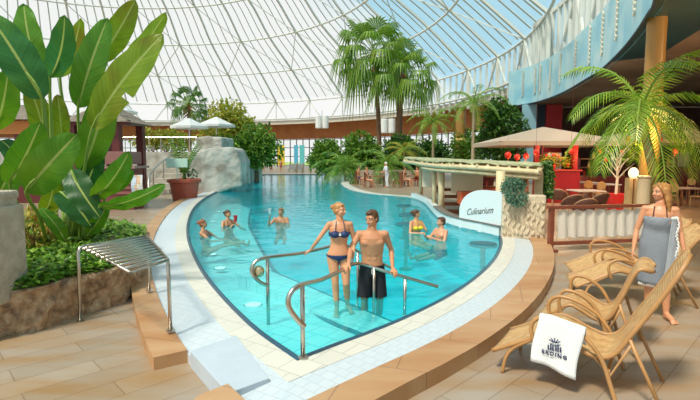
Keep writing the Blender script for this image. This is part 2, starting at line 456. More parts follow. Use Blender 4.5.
# ---------------------------------------------------------------- dome
DC = V((-36.2, 52.2)); A0 = math.radians(-4)
prof = [(54, 14), (48, 19.2), (41.5, 24), (36, 29.3), (26, 35), (13, 39.3), (2, 41)]
pc = catmull([V((r, 0, z)) for r, z in prof], 4)
def dp(r, a, z): return V((DC.x + r * math.cos(a), DC.y + r * math.sin(a), z))
NM = 40
dome = struct(thing('ceiling', None, None)); del dome['kind']; dome['kind'] = 'structure'
def ringbeam(r, z, wd, name):
    mb = MB(); pts = [dp(r, A0 + 2 * PI * i / 120, z) for i in range(120)]
    mb.tube(pts, wd, 6, closed=True); mb.build(name, frame_paint, dome, smooth=True)
for r, z in prof[:6]: ringbeam(r, z, .14, 'ring_beam')
MB().tube([dp(54, math.radians(-3 + i * 2), 10.4) for i in range(104)], .16, 6).build('ring_beam', frame_paint, dome, smooth=True)
for k in range(NM):
    a = A0 + k * 2 * PI / NM
    mb = MB().tube([dp(p.x, a, p.z + .15) for p in pc], .20, 5); mb.build('rafter', frame_paint, dome)
mb = MB()
for k in range(NM):
    for q in (1, 2, 3):
        a = A0 + (k + q / 4) * 2 * PI / NM
        stop = len(pc) if q == 2 else 17
        mb.tube([dp(p.x, a, p.z + .5) for p in pc[:stop]], .10, 4)
o = mb.build('glazing_bars', bar_paint, dome)
mb = MB()
for k in range(0, NM, 2):
    for i in range(5):
        (r0, z0), (r1, z1) = prof[i], prof[i + 1]
        if (k // 2 + i) % 2 == 0 or i == 0:
            pass
        ka = k + (i % 2) * 2
        st = 2 * PI / NM
        mb.tube([dp(r0, A0 + (k + i % 2) * st, z0), dp(r1, A0 + (k + i % 2 + 1) * st, z1)], .075, 5)
        if i % 2: mb.tube([dp(r0, A0 + (k + 1) * st, z0), dp(r1, A0 + k * st, z1)], .075, 5)
mb.build('diagonal_braces', frame_paint, dome)
mb = MB()
for k in range(23):
    a = A0 + k * 2 * PI / NM; st = 2 * PI / NM
    mb.tube([dp(54, a, 14), dp(54, a + st * .33, 10.4)], .13, 5); mb.tube([dp(54, a, 14), dp(54, a - st * .33, 10.4)], .13, 5)
    mb.tube([dp(54, a, 14), dp(54, a, 10.4)], .1, 5)
mb.build('rim_struts', frame_paint, dome)
mb = MB()
for k in range(-1, 4):
    for q in range(5):
        a = A0 + (k + q / 5) * 2 * PI / NM; wd = .8 if q == 0 else .16
        p = dp(54.1, a, 0); mb.box((p.x, p.y, 11.4), (.3, wd, 5.2), a)
mb.build('rim_posts', frame_paint, dome)
gm = bpy.data.materials.new('roof_glass'); gm.use_nodes = True; t = gm.node_tree; t.nodes.clear()
tr = t.nodes.new('ShaderNodeBsdfTransparent'); tr.inputs[0].default_value = (.96, .985, .98, 1)
gl = t.nodes.new('ShaderNodeBsdfGlossy'); gl.inputs['Roughness'].default_value = .05; mx = t.nodes.new('ShaderNodeMixShader'); mx.inputs[0].default_value = .04
out = t.nodes.new('ShaderNodeOutputMaterial'); t.links.new(tr.outputs[0], mx.inputs[1]); t.links.new(gl.outputs[0], mx.inputs[2]); t.links.new(mx.outputs[0], out.inputs[0])
rows = [[dp(p.x, A0 + 2 * PI * i / 80, p.z + .62) for i in range(81)] for p in pc]
MB().grid(rows).build('glazing', gm, dome)
# rim: fascia ring, wooden soffit and the far glazed facade
def arc_wall(r, z0, z1, a0, a1, th, n=60):
    rows = []
    for i in range(n + 1):
        a = math.radians(a0 + (a1 - a0) * i / n)
        rows.append([dp(r, a, z0), dp(r, a, z1), dp(r + th, a, z1), dp(r + th, a, z0), dp(r, a, z0)])
    return MB().grid(rows)
struct(arc_wall(54.3, 9.3, 10.1, 0, 200, .5).build('trim_6', M('rim_white', (.66, .60, .50), .6)))
struct(arc_wall(54.6, 9.9, 10.2, 0, 200, 8).build('ceiling_rim', M('rim_roof', (.6, .58, .53), .7)))
struct(arc_wall(59, 6.3, 9.9, 5, 200, .5).build('wall_far', M('orange_brown_band', (.50, .19, .05), .6, col2=(.42, .14, .04), nscale=.6)))
# facade of glass: frame with mullions and panes
fr_m = M('facade_frame', (.05, .045, .04), .5)
win = struct(thing('window_1', None, None)); mb = MB()
for i in range(0, 100):
    a = math.radians(20 + i * 1.6)
    p = dp(60, a, 0); mb.box((p.x, p.y, 3.2), (.16, .16, 6.4), a)
    if i < 99:
        q = dp(60, a + math.radians(1.6), 0)
        for z in (.35, 2.4, 4.4, 6.2): mb.beam((p.x, p.y, z), (q.x, q.y, z), .12, .14)
mb.build('window_frame', fr_m, win)
rows = [[dp(60.1, math.radians(20 + i * 1.6), z) for i in range(100)] for z in (.3, 6.3)]
MB().grid(rows).build('pane', gm, win)
# outside ground
struct(MB().prism([(-190, 100), (150, 100), (150, 240), (-190, 240)], -.4, -.05).build('ground_outside', M('grass_outside', (.25, .38, .06), .9, col2=(.45, .5, .12), nscale=.2)))

# ---------------------------------------------------------------- upper floor (gallery) at the right
fz0, fz1 = CZ + 4.7, CZ + 7.9
fp = [G(a, b, fz0) for a, b in ((508, 107), (535, 102.5), (560, 94), (585, 80), (602, 69), (620, 52), (635, 34), (648, 14), (655, 0))]
fp += [V((6.6, 10.4, fz0)), V((4.0, 6.5, fz0)), V((3.0, 1, fz0)), V((3.0, -6, fz0))]  # out-of-view run of the gallery edge, pulled inward to shade the loungers
fc = catmull(fp, 5)
fascia_m = M('sky_blue_fascia', (.36, .68, .80), .5, cols=[(.27, .60, .76), (.42, .72, .82), (.58, .80, .86)], nscale=.55)
gal = struct(thing('wall_gallery', None, None))
rows = []
for p in fc: rows.append([V((p.x, p.y, fz0)), V((p.x, p.y, fz1)), V((p.x + .3, p.y, fz1)), V((p.x + .3, p.y, fz0))])
mb = MB().grid(rows); mb.f.append((0, 1, 2, 3)); mb.build('fascia', fascia_m, gal)
far = fc[0]
outl = [(p.x + .02, p.y) for p in fc] + [(45, -6), (45, far.y + 1), (far.x, far.y + 1)]
iq = min(range(len(fc)), key=lambda i: abs(fc[i].y - 23.5)); bl_ = [(14.4, 22.4), (12.6, 16.5), (12, 10), (12, -6)]
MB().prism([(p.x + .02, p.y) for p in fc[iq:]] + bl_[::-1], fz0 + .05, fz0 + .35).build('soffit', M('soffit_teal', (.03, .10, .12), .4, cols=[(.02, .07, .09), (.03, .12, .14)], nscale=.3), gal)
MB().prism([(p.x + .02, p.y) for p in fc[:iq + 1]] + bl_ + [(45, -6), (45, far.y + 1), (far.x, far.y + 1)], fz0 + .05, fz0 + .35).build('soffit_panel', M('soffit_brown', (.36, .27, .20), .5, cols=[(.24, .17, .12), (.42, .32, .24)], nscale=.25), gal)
MB().tube([p + V((0, 0, .0)) for p in fc], .06, 6).build('edge_trim', M('edge_dark', (.03, .06, .09), .5), gal)
cl = struct(thing('window_2', None, None)); cc_ = catmull([V(p) for p in ((17.3, 45, 0), (17.0, 38, 0), (16.0, 31, 0), (14.6, 25, 0), (12.6, 19.5, 0), (9.5, 15.5, 0))], 6)
mb = MB()
for i, p in enumerate(cc_):
    q = cc_[min(i + 1, len(cc_) - 1)]; r_ = math.atan2((q - p).y, (q - p).x) if q != p else 0
    mb.box((p.x, p.y, 12), (.7 if i % 5 == 3 else .2, .3, 5.2), r_)
for i in range(len(cc_) - 1):
    for z in (9.6, 14.4): mb.beam((cc_[i].x, cc_[i].y, z), (cc_[i + 1].x, cc_[i + 1].y, z), .3, .35)
for i in range(3, len(cc_) - 5, 5):
    a, b = cc_[i], cc_[i + 2]; mb.tube([(a.x, a.y, 14.2), (b.x, b.y, 9.8)], .14, 6); a = cc_[i + 5]; mb.tube([(a.x, a.y, 14.2), (b.x, b.y, 9.8)], .14, 6)
mb.build('window_frame', frame_paint, cl)
MB().grid([[V((p.x, p.y, z)) for p in cc_] for z in (9.6, 14.4)]).build('pane', gm, cl)
rope_m = M('shell_garland', (.66, .62, .5), .7)
for gx, t0, t1 in ((523, .0, .0), (530, 0, 0), (539, 0, 0), (549, 0, 0), (559, 0, 0), (571, 0, 0), (583, 0, 0), (596, 0, 0), (611, 0, 0), (626, 0, 0)):
    # point on fascia whose picture column is gx
    best = min(fc, key=lambda p: abs(350 + FPX * p.x / (p.y) - gx) if p.y > 8 else 1e9)
    i = fc.index(best); a, b = fc[max(i - 1, 0)], fc[i]
    mb = MB(); n = 19; zt = fz1 - .25; zb = fz0 + .75
    tv = (fc[i] - fc[i - 1]).normalized() if i else V((0, -1, 0)); nv = V((tv.y, -tv.x, 0)).normalized()
    if nv.x > 0: nv = -nv
    for k in range(n):
        z = zt + (zb - zt) * k / (n - 1); s_ = .07 if k % 2 else -.07
        mb.ball(best + nv * .07 + tv * s_ + V((0, 0, z - fz0)), (.06, .06, .085), 6, 5)
    mb.build('garland', rope_m, gal)
# building behind the terrace
wall_dk = M('restaurant_wall', (.09, .045, .03), .7, col2=(.06, .03, .02), nscale=1)
struct(MB().box((31, 44.2, 3.3), (31, .3, 6.9)).build('wall_back', wall_dk))
struct(MB().box((30.2, 27.5, 1.65), (29.6, .3, 3.3)).build('wall_restaurant', wall_dk))
struct(MB().box((45, 19, 3.3), (.3, 50, 6.9)).build('wall_right', wall_dk))
bw_ = struct(thing('wall_gallery_below', None, None))
MB().box((D(529, 120, 41.5).x, 41.5, 3.36), (1.1, .5, 6.68)).build('blue_pier', M('blue_pier', (.30, .55, .66), .5), bw_)
MB().box((D(541, 120, 41.5).x, 41.6, 3.36), (1.2, .3, 6.68)).build('dark_pane', M('dark_glass', (.02, .04, .06), .1), bw_)
MB().box((D(553, 120, 41.5).x, 41.5, 3.36), (1.4, .5, 6.68)).build('red_pier', red_paint, bw_)
# ================================================================ LEFT FOREGROUND
# planter
plp = [G(-60, 345), G(0, 337), G(38, 332), G(75, 317), G(105, 309), G(130, 298), G(142, 284), G(143, 271)]
plp = [p.copy() for p in plp] + [V((-4.2, 9.6, 0)), V((-5.6, 10.8, 0)), V((-8.5, 11.2, 0)), V((-10, 9, 0)), V((-9, 6.2, 0))]
plc = catmull(plp, 22, closed=True)
pt = thing('raised_planter', 'low rough sandstone planter wall curving around the big-leaved plants', 'planter')
mb = MB(); rows = []
random.seed(3)
cen = sum((p for p in plc), V((0, 0, 0))) / len(plc)
pin = [p + (cen - p).normalized() * .16 for p in plc[::4]]; pinf = [p + (cen - p).normalized() * .16 for p in plc]
def roughp(p, z): 
    q = V((p.x, p.y, z)); d = (q - cen).normalized(); return q + d * (noise.noise(q * 2.3) * .07 + noise.noise(q * 6) * .05 + noise.noise(q * 15) * .035)
for p, q in zip(plc + plc[:1], pinf + pinf[:1]):
    rows.append([roughp(p, z) for z in [.50 * i / 13 for i in range(14)]] + [V((p.x, p.y, .525)) + (q - p) * .1, V((q.x, q.y, .52)), V((q.x, q.y, .3))])
dense = []
mb.grid(rows); mb.build('stone_wall', stone_tan, pt, smooth=True)
MB().prism([(p.x, p.y) for p in pin], .05, .40).build('soil', M('soil', (.05, .03, .02), 1), pt)

def in_poly(x, y, poly):
    c = False; n = len(poly)
    for i in range(n):
        a, b = poly[i], poly[i - 1]
        if (a.y > y) != (b.y > y) and x < (b.x - a.x) * (y - a.y) / (b.y - a.y) + a.x: c = not c
    return c
def leafquad(mb, c, d, up, L, W):
    """a small folded leaf"""
    s_ = d.cross(up)
    if s_.length < 1e-4: s_ = V((1, 0, 0))
    s_.normalize(); nrm = s_.cross(d).normalized()
    mb.add([c, c + d * L * .45 + s_ * W * .5 - nrm * W * .12, c + d * L - nrm * L * .15, c + d * L * .45 - s_ * W * .5 - nrm * W * .12, c + d * L * .5 + nrm * W * .05],
           [(0, 1, 4), (1, 2, 4), (2, 3, 4), (3, 0, 4)])
def rdir(zb=0):
    d = V((random.gauss(0, 1), random.gauss(0, 1), random.gauss(0, 1) + zb))
    return d.normalized()
# ground cover, nobody could count its leaves
mb = MB(); random.seed(5)
n = 0
while n < 9500:
    x, y = rnd(-9.5, -2.9), rnd(5, 11)
    if not in_poly(x, y, pin): continue
    if y > 9 and random.random() < .5: continue
    h = .49 + .15 * (noise.noise(V((x * 1.6, y * 1.6, 0))) + .6) + rnd(0, .1)
    d = V((rnd(-1, 1), rnd(-1, 1), rnd(-.1, .8))).normalized()
    leafquad(mb, V((x, y, h)), d, V((0, 0, 1)), rnd(.08, .14), rnd(.05, .08)); n += 1
for k in range(2600):
    p = plc[random.randrange(len(plc))]; q = p + (cen - p).normalized() * rnd(.06, .45); d = V((rnd(-1, 1), rnd(-1, 1), rnd(-.2, .7))).normalized()
    leafquad(mb, V((q.x + rnd(-.05, .05), q.y + rnd(-.05, .05), rnd(.53, .62))), d, V((0, 0, 1)), rnd(.08, .13), rnd(.05, .08))
gc = mb.build('ground_cover', M('ground_cover_leaf', (.15, .3, .03), .4, cols=[(.04, .12, .01), (.14, .32, .02), (.32, .48, .05)], island=True, transl=.3))
tag(gc, 'dense low bright green ground cover filling the stone planter', 'ground cover', kind='stuff')
# croton
cr = thing('croton', 'small yellow and green variegated shrub at the back of the planter', 'plant', G(35, 258, .42))
mb = MB()
for k in range(420):
    d = rdir(.4); c = V((rnd(-.35, .35), rnd(-.3, .3), rnd(.1, .8)))
    leafquad(mb, c, d, V((0, 0, 1)), rnd(.12, .2), .05)
mb.build('foliage', M('croton_leaf', (.4, .35, .05), .4, cols=[(.1, .2, .02), (.55, .45, .05), (.45, .12, .03)], island=True, transl=.3), cr)
mb = MB()
for k in range(5): mb.tube([(0, 0, -.05), (rnd(-.2, .2), rnd(-.2, .2), .6)], .012, 5)
mb.build('stem', bark, cr)

# bird of paradise
def banana_leaf_mat(name, c1, c2, edge):
    m = bpy.data.materials.new(name); m.use_nodes = True; t = m.node_tree; b = t.nodes['Principled BSDF']
    b.inputs['Roughness'].default_value = .38
    uv = t.nodes.new('ShaderNodeTexCoord'); sx = t.nodes.new('ShaderNodeSeparateXYZ'); t.links.new(uv.outputs['UV'], sx.inputs[0])
    a1 = t.nodes.new('ShaderNodeMath'); a1.operation = 'SUBTRACT'; a1.inputs[1].default_value = .5; t.links.new(sx.outputs['X'], a1.inputs[0])
    a2 = t.nodes.new('ShaderNodeMath'); a2.operation = 'ABSOLUTE'; t.links.new(a1.outputs[0], a2.inputs[0])
    # side veins run obliquely from the midrib
    cb = t.nodes.new('ShaderNodeMath'); cb.operation = 'MULTIPLY_ADD'; cb.inputs[1].default_value = -.35; t.links.new(a2.outputs[0], cb.inputs[0]); t.links.new(sx.outputs['Y'], cb.inputs[2])
    cx = t.nodes.new('ShaderNodeCombineXYZ'); t.links.new(cb.outputs[0], cx.inputs[0]); 
    n = t.nodes.new('ShaderNodeTexNoise'); n.noise_dimensions = '3D'; n.inputs['Scale'].default_value = 26; n.inputs['Detail'].default_value = 3; t.links.new(cx.outputs[0], n.inputs['Vector'])
    r = t.nodes.new('ShaderNodeValToRGB'); r.color_ramp.elements[0].color = (*c1, 1); r.color_ramp.elements[1].color = (*c2, 1)
    r.color_ramp.elements[0].position = .36; r.color_ramp.elements[1].position = .66
    t.links.new(n.outputs['Fac'], r.inputs[0])
    n2 = t.nodes.new('ShaderNodeTexNoise'); n2.inputs['Scale'].default_value = 1.4; t.links.new(uv.outputs['Object'], n2.inputs['Vector'])
    r2 = t.nodes.new('ShaderNodeValToRGB'); r2.color_ramp.elements[0].position = .5; r2.color_ramp.elements[1].position = .72; t.links.new(n2.outputs['Fac'], r2.inputs[0])
    mxb = t.nodes.new('ShaderNodeMix'); mxb.data_type = 'RGBA'; t.links.new(r2.outputs[0], mxb.inputs[0]); t.links.new(r.outputs[0], mxb.inputs[6]); mxb.inputs[7].default_value = (*edge, 1)
    lt = t.nodes.new('ShaderNodeMath'); lt.operation = 'LESS_THAN'; lt.inputs[1].default_value = .035; t.links.new(a2.outputs[0], lt.inputs[0])
    mx = t.nodes.new('ShaderNodeMix'); mx.data_type = 'RGBA'; t.links.new(lt.outputs[0], mx.inputs[0]); t.links.new(mxb.outputs[2], mx.inputs[6]); mx.inputs[7].default_value = (.42, .5, .12, 1)
    t.links.new(mx.outputs[2], b.inputs['Base Color'])
    bp = t.nodes.new('ShaderNodeBump'); bp.inputs['Strength'].default_value = .35; bp.inputs['Distance'].default_value = .02; t.links.new(n.outputs['Fac'], bp.inputs['Height']); t.links.new(bp.outputs[0], b.inputs['Normal'])
    tr = t.nodes.new('ShaderNodeBsdfTranslucent'); t.links.new(mx.outputs[2], tr.inputs[0]); ms = t.nodes.new('ShaderNodeMixShader'); ms.inputs[0].default_value = .4
    t.links.new(b.outputs[0], ms.inputs[1]); t.links.new(tr.outputs[0], ms.inputs[2]); t.links.new(ms.outputs[0], t.nodes['Material Output'].inputs[0])
    return m
LG = banana_leaf_mat('paddle_leaf_green', (.075, .235, .010), (.12, .31, .014), (.17, .33, .014))
LY = banana_leaf_mat('paddle_leaf_yellow', (.17, .28, .010), (.26, .37, .014), (.24, .17, .015))
LD = banana_leaf_mat('paddle_leaf_dark', (.02, .10, .02), (.035, .15, .025), (.03, .11, .02))
LB = banana_leaf_mat('paddle_leaf_bluish', (.035, .16, .03), (.055, .21, .035), (.10, .26, .02))
petm = M('petiole', (.22, .34, .05), .4)
def paddle_leaf(parent, base, tip, width, root, mat, bend=.10, roll=0, tear=0, face=None):
    base, tip, root = V(base), V(tip), V(root); ax = tip - base; L = ax.length; ax = ax.normalized()
    view = (V((0, 0, 2.0)) - (base + tip) / 2).normalized()
    side = ax.cross(view).normalized(); nrm = side.cross(ax).normalized()
    R = Matrix.Rotation(roll, 3, ax); side = R @ side; nrm = R @ nrm
    rows = []; NR, NC = 22, 9
    for i in range(NR + 1):
        t = i / NR
        wd = width / 2 * (max(0, math.sin(PI * t ** .88)) ** .48 if 0 < t < 1 else 0)
        c = base + ax * L * t + nrm * (bend * L * (math.sin(t * PI) * .6 - t * t * .7)) 
        row = []
        for j in range(NC):
            u = j / (NC - 1) * 2 - 1
            wv = .02 * math.sin(t * 23 + u * 3 + base.x * 9) * abs(u)
            row.append(c + side * u * wd + nrm * (abs(u) * wd * .22 + wv * width * 2 - u * u * wd * .12))
        rows.append(row)
    mb = MB().grid(rows, uv=True)
    if tear:
        mb.f = [f for k, f in enumerate(mb.f) if not (k // (NC - 1) in tear and (k % (NC - 1)) > 5)]
    lf = mb.build('leaf', mat, parent, smooth=True)
    m = root + (base - root) * .55 + V((0, 0, .12)) ; 
    pts = catmull([root, m + (root - base).cross(V((0, 1, 0))).normalized() * .04, base, base + ax * L * .35 + nrm * (bend * L * .3 - .01)], 5)
    rr = [.035 - .023 * i / (len(pts) - 1) for i in range(len(pts))]
    MB().tube(pts, rr, 6).build('petiole', petm, lf)
    return lf
bp_root = G(72, 250, .4)
bop = thing('bird_of_paradise', 'tall bird of paradise with upright paddle leaves in the stone planter', 'plant')
#           base px, tip px, width px, depth, mat, roll, root dx
leaves = [((42, 100), (-14, 8), 40, 6.6, LB, .3, -.7), ((40, 74), (21, 3), 27, 7.4, LG, -.4, -.5), ((50, 78), (68, 18), 26, 7.2, LB, .5, -.35),
          ((60, 78), (83, 20), 17, 7.8, LY, .7, -.2), ((78, 108), (106, 18), 31, 7.3, LG, -.2, 0), ((97, 62), (136, 2), 27, 7.6, LY, .2, .1),
          ((112, 78), (168, 15), 20, 7.9, LY, .6, .2), ((92, 128), (159, 33), 36, 6.9, LY, -.35, .1), ((82, 172), (112, 80), 34, 7.4, LG, .2, .1),
          ((48, 150), (28, 78), 24, 7.9, LY, .4, -.3), ((62, 140), (58, 95), 18, 8, LY, .1, -.2), ((-6, 130), (10, 72), 30, 7.5, LG, .3, -.9),
          ((10, 184), (41, 124), 30, 6.3, LG, .25, -.55), ((26, 192), (74, 136), 38, 6.0, LG, -.15, -.25),
          ((94, 198), (130, 156), 22, 6.9, LG, .5, .2), ((100, 207), (165, 188), 15, 6.8, LG, .9, .3), ((70, 170), (98, 217), 26, 7.0, LD, .3, .05),
          ((60, 192), (92, 224), 26, 7.3, LD, -.5, 0), ((84, 190), (100, 150), 20, 7.6, LD, .2, .1), ((-4, 205), (16, 160), 26, 7.2, LG, -.3, -.8),
          ((44, 215), (56, 178), 18, 7.6, LY, .4, -.4), ((108, 190), (132, 172), 16, 7.2, LG, .2, .3), ((30, 168), (2, 140), 22, 7.8, LD, .2, -.5),
          ((66, 240), (42, 208), 14, 7.1, LG, .3, -.1), ((88, 235), (108, 205), 14, 7.3, LG, .3, .15)]
for i, (b, t_, wpx, dep, mt, roll, dx) in enumerate(leaves):
    bb = D(*b, dep); tt = D(*t_, dep - .25)
    rt = bp_root + V((dx * .8 + rnd(-.06, .06), rnd(-.25, .25) + (dep - 7) * .5, 0)); rt.z = .42
    paddle_leaf(bop, bb, tt, wpx / FPX * dep * (.88 if i < 12 else .98) / max(math.cos(roll), .6), rt, mt, .08 + .03 * (i % 3), roll, tear=(9,) if i == 7 else 0)
bop.location = bp_root
for ch in list(bop.children): ch.matrix_parent_inverse = Matrix.Translation(-bp_root)
mb = MB()
for k in range(9):
    p = bp_root + V((rnd(-.45, .2), rnd(-.25, .25), 0)); q = p + V((rnd(-.08, .08), 0, rnd(.5, 1.1)))
    mb.tube([p, (p + q) / 2, q], [.06, .05, .03], 7)
mb.build('stem', petm, bop, smooth=True, world=True)

# carved pillar at the left edge
cp = thing('carved_pillar', 'pale carved stone pillar with banded relief at the left edge', 'pillar', G(-8, 300, .40))
pm = M('carved_limestone', (.58, .50, .38), .8, col2=(.42, .35, .26), nscale=7, bump=.8, bscale=24)
mb = MB(); H = CZ - (206 - 158) / FPX * cp.location.y - .4
W_ = .54
mb.box((0, 0, H * .5), (W_, .5, H)).box((0, 0, H - .06), (W_ * .84, .42, .34))
mb.build('shaft', pm, cp, bevel=.02)
mb = MB(); fy = -.25
for z in (.12, .36, .62, .86):
    if z < H - .1: mb.box((0, fy - .02, z * H), (W_ + .03, .05, .035))
for k in range(6): mb.box((-.22 + k * .088, fy - .015, H * .5), (.04, .05, H * .18))
for k in range(5): mb.lathe([(.05, 0), (.05, .02)], 12)
mb.v = mb.v; mb.build('relief_band', pm, cp, bevel=.006)
mb = MB()
for k in range(4):
    c = V((-.18 + k * .12, fy - .012, H * .76)); mb.tube([c + V((.05 * math.cos(a), 0, .05 * math.sin(a))) for a in [i * PI / 6 for i in range(12)]], .012, 5, closed=True)
mb.build('rosette', pm, cp)
MB().box((0, 0, H + .12), (W_ * .9, .46, .1)).build('capital', pm, cp, bevel=.03)

# steel towel rack
rk = thing('towel_rack', 'brushed steel towel rack with parallel tubes beside the planter', 'rack')
A_, B_, C_, D_ = V((-3.42, 5.83, .95)), V((-2.9, 6.65, .95)), V((-1.9, 4.93, .95)), V((-2.14, 4.5, .95))
C_ = G(168, 260, .95); B_ = G(147, 236, .95); D_ = G(130, 272, .95); A_ = G(78, 247, .95)
footA = G(75, 322, 0); footC = G(170, 338, .16); footB = G(150, 299, .16)
footA = V((A_.x - .02, A_.y, 0))
def bent(a, b, c, r=.07):
    u = (a - b).normalized(); v = (c - b).normalized(); return [b + u * r, b + (u + v) * r * .3, b + v * r]
tr_ = .021
footC = V((C_.x, C_.y, .16)); footB = V((B_.x, B_.y, .16))
MB().tube([footA] + bent(footA, A_, B_) + bent(A_, B_, C_, .05)[:1], tr_, 8).build('leg', steel, rk, smooth=True)
MB().tube([footC] + bent(footC, C_, B_) + [B_], tr_, 8).build('leg', steel, rk, smooth=True)
MB().tube([footB, B_], tr_, 8).build('leg', steel, rk, smooth=True)
MB().tube([A_ + (B_ - A_) * .08, D_, C_], tr_ * .8, 8).build('side_rail', steel, rk, smooth=True)
for k in range(1, 10):
    t_ = k / 10
    MB().tube([A_.lerp(D_, t_), B_.lerp(C_, t_)], .016, 8).build('bar', steel, rk, smooth=True)
for f in (footA, footC, footB): MB().lathe([(.045, 0), (.045, .01), (.022, .014)], 14, f).build('foot_plate', steel, rk, smooth=False)

# pool handrails
def handrail(name, label, pts, posts, curl):
    o = thing(name, label, 'handrail', (0, 0, 0), 0, None)
    MB().tube(catmull(pts, 5), .024, 10).build('rail', steel, o, smooth=True)
    for a, b in posts: MB().tube([a, b], .022, 10).build('post', steel, o, smooth=True)
    MB().lathe([(.05, 0), (.05, .012), (.024, .02)], 14, posts[0][0]).build('foot_plate', steel, o)
    return o
# near rail
p0 = G(303, 358, .15); st = V((p0.x, p0.y, .83)); pk = V((.10, 6.25, .62)); en = V((1.22, 6.35, .27))
dr = (pk - st).normalized()
near = handrail('pool_handrail', 'nearer brushed steel handrail in front of the couple, entering at the pool corner',
    [st + V((.02, -.02, -.36)), st + V((-.03, -.06, -.3)), st + V((-.11, -.13, -.14)), st + V((-.10, -.12, -.02)), st + V((-.02, -.01, .03)), st + dr * .5, st + dr * 1.1, pk, pk.lerp(en, .35), pk.lerp(en, .7), en],
    [(p0, st + V((0, 0, .02))), (V((.33, 6.30, -.2)), V((.33, 6.30, .55))), (V((.76, 6.32, -.44)), V((.76, 6.32, .41)))], 1)
p1 = G(266, 330, .13); p1 = V((-1.05, 5.84, -.1)); st2 = V((p1.x, p1.y, .75)); pk2 = V((-.12, 7.05, .74)); en2 = V((.75, 7.5, .22))
dr2 = (pk2 - st2).normalized()
far_ = handrail('pool_handrail', 'farther steel handrail with round lamp at its curl, left of the woman', 
    [st2 + V((0, 0, -.32)), st2 + V((-.08, -.08, -.26)), st2 + V((-.17, -.14, -.12)), st2 + V((-.14, -.12, 0)), st2 + V((-.02, -.02, .04)), st2 + dr2 * .6, pk2 - dr2 * .4, pk2, pk2.lerp(en2, .35), pk2.lerp(en2, .7), en2],
    [(p1, st2 + V((0, 0, .02))), (V((.12, 7.18, -.44)), V((.12, 7.18, .6)))], 1)
c = st2 + V((-.1, -.08, -.12)); R = Matrix.Rotation(PI / 2, 3, 'X')
mb = MB(); mb.lathe([(.02, -.03), (.07, -.03), (.075, 0), (.05, .03), (.02, .035)], 16); mb.v = [tuple(c + R @ V(v)) for v in mb.v]
mb.build('round_button', M('brass_button', (.6, .5, .3), .3, .8), far_, smooth=True)

# underwater lights
for i, (a, b) in enumerate([(247, 306), (211, 269), (203, 255), (198, 243), (198, 234), (204, 222), (210, 212)]):
    p = G(a, b, -.3); z = zshelf(p.y) + .02
    p = G(a + (6 if i == 0 else 9), b, z); z += .0
    nm_ = ['nearest the corner', 'second from the corner', 'third from the corner', 'fourth from the corner', 'beside the reclining girl', 'beyond the reclining girl', 'farthest along the left rim'][i]
    o = thing('underwater_light', 'round glowing light under water along the left rim, ' + nm_, 'light', p, 0, 'underwater lights along the left rim')
    MB().lathe([(.0, .0), (.13, .0), (.15, .01), (.13, .02), (.0, .03)], 18, cap=False).build('rim', steel, o)
    MB().lathe([(.001, .022), (.12, .03), (.001, .045)], 18, cap=False).build('lens', M('light_lens', (.8, 1, 1), .3, emit=1.1), o)

# ================================================================ LEFT BACKGROUND
random.seed(11)
rock_m = M('rock_wall', (.50, .47, .40), .9, cols=[(.26, .23, .18), (.46, .44, .38), (.58, .56, .50)], nscale=1.1, bump=.9, bscale=4)
def rock(name, label, outline, y0, y1, group=None):
    """outline = photo points traced at distance y0; gets thickness and a knobbly face"""
    pts = [D(a, b, y0) for a, b in outline]
    for p in pts: p.z = max(p.z, 0)
    mb = MB(); P_ = [V((p.x, p.z, 0)) for p in pts]
    k = len(P_); mb.add([(p.x, y0, p.z) for p in pts] + [(p.x, y1, p.z) for p in pts], [])
    for t in tessellate_polygon([P_]): mb.f.append(tuple(t)); mb.f.append(tuple(k + i for i in t[::-1]))
    for i in range(k): j = (i + 1) % k; mb.f.append((i, k + i, k + j, j))
    o = mb.build(name, rock_m); 
    if label: tag(o, label, 'wall', group)
    d = o.modifiers.new('r', 'REMESH'); d.mode = 'VOXEL'; d.voxel_size = .09
    tx = bpy.data.textures.get('rk') or bpy.data.textures.new('rk', 'CLOUDS'); tx.noise_scale = .5
    d = o.modifiers.new('d', 'DISPLACE'); d.texture = tx; d.strength = .12; d.mid_level = .5
    return o
rock('rock_wall', 'large pale artificial rock wall rising by the pool behind the red pot', [(186, 199), (184, 180), (186, 168), (190, 158), (200, 151), (210, 148), (230, 147), (236, 150), (241, 163), (242, 186), (234, 188), (215, 195)], 26.5, 29)
rock('rock_wall', 'tall stone block of the upper terrace behind the rock wall', [(196, 160), (196, 138), (203, 136), (222, 137), (222, 160)], 30, 33)
tr_m = M('terrace_wall', (.5, .47, .4), .9, cols=[(.30, .26, .2), (.48, .45, .38), (.62, .59, .52)], nscale=1.3, bump=1, bscale=3)
tz = D(150, 152, 32).z
struct(MB().prism([(-34, 31), (D(225, 150, 31).x, 31), (D(225, 150, 31).x, 44), (-34, 44)], 0, tz).build('floor_terrace', tr_m))
sta = thing('stone_staircase', 'curving stone steps climbing beside the rock wall', 'staircase', G(160, 196))
for k in range(7):
    x0, x1 = D(146 + k * 3.5, 190, 27.5).x, D(min(176 + k * 2, 183), 190, 27.5).x
    z1 = .28 * (k + 1)
    MB().box(((x0 + x1) / 2, 26.8 + k * .6, z1 / 2), (x1 - x0, .7, z1)).build('step', M('step_stone', (.5, .44, .36), .8, col2=(.42, .36, .28), nscale=2), sta, world=True, bevel=.02)
rl = thing('stair_railing', 'pale steel railing curving up the stone steps', 'railing')
pp = [D(a, b, y) for a, b, y in ((149, 190, 25), (149, 178, 25.4), (153, 170, 26), (163, 161, 27), (176, 154, 28.5), (184, 150, 30))]
MB().tube(catmull(pp, 4), .05, 6).build('handrail', steel, rl, smooth=True)
for p in pp[1:]: MB().tube([V((p.x, p.y, max(0, p.z - 1.0))), p], .035, 6).build('post', steel, rl)
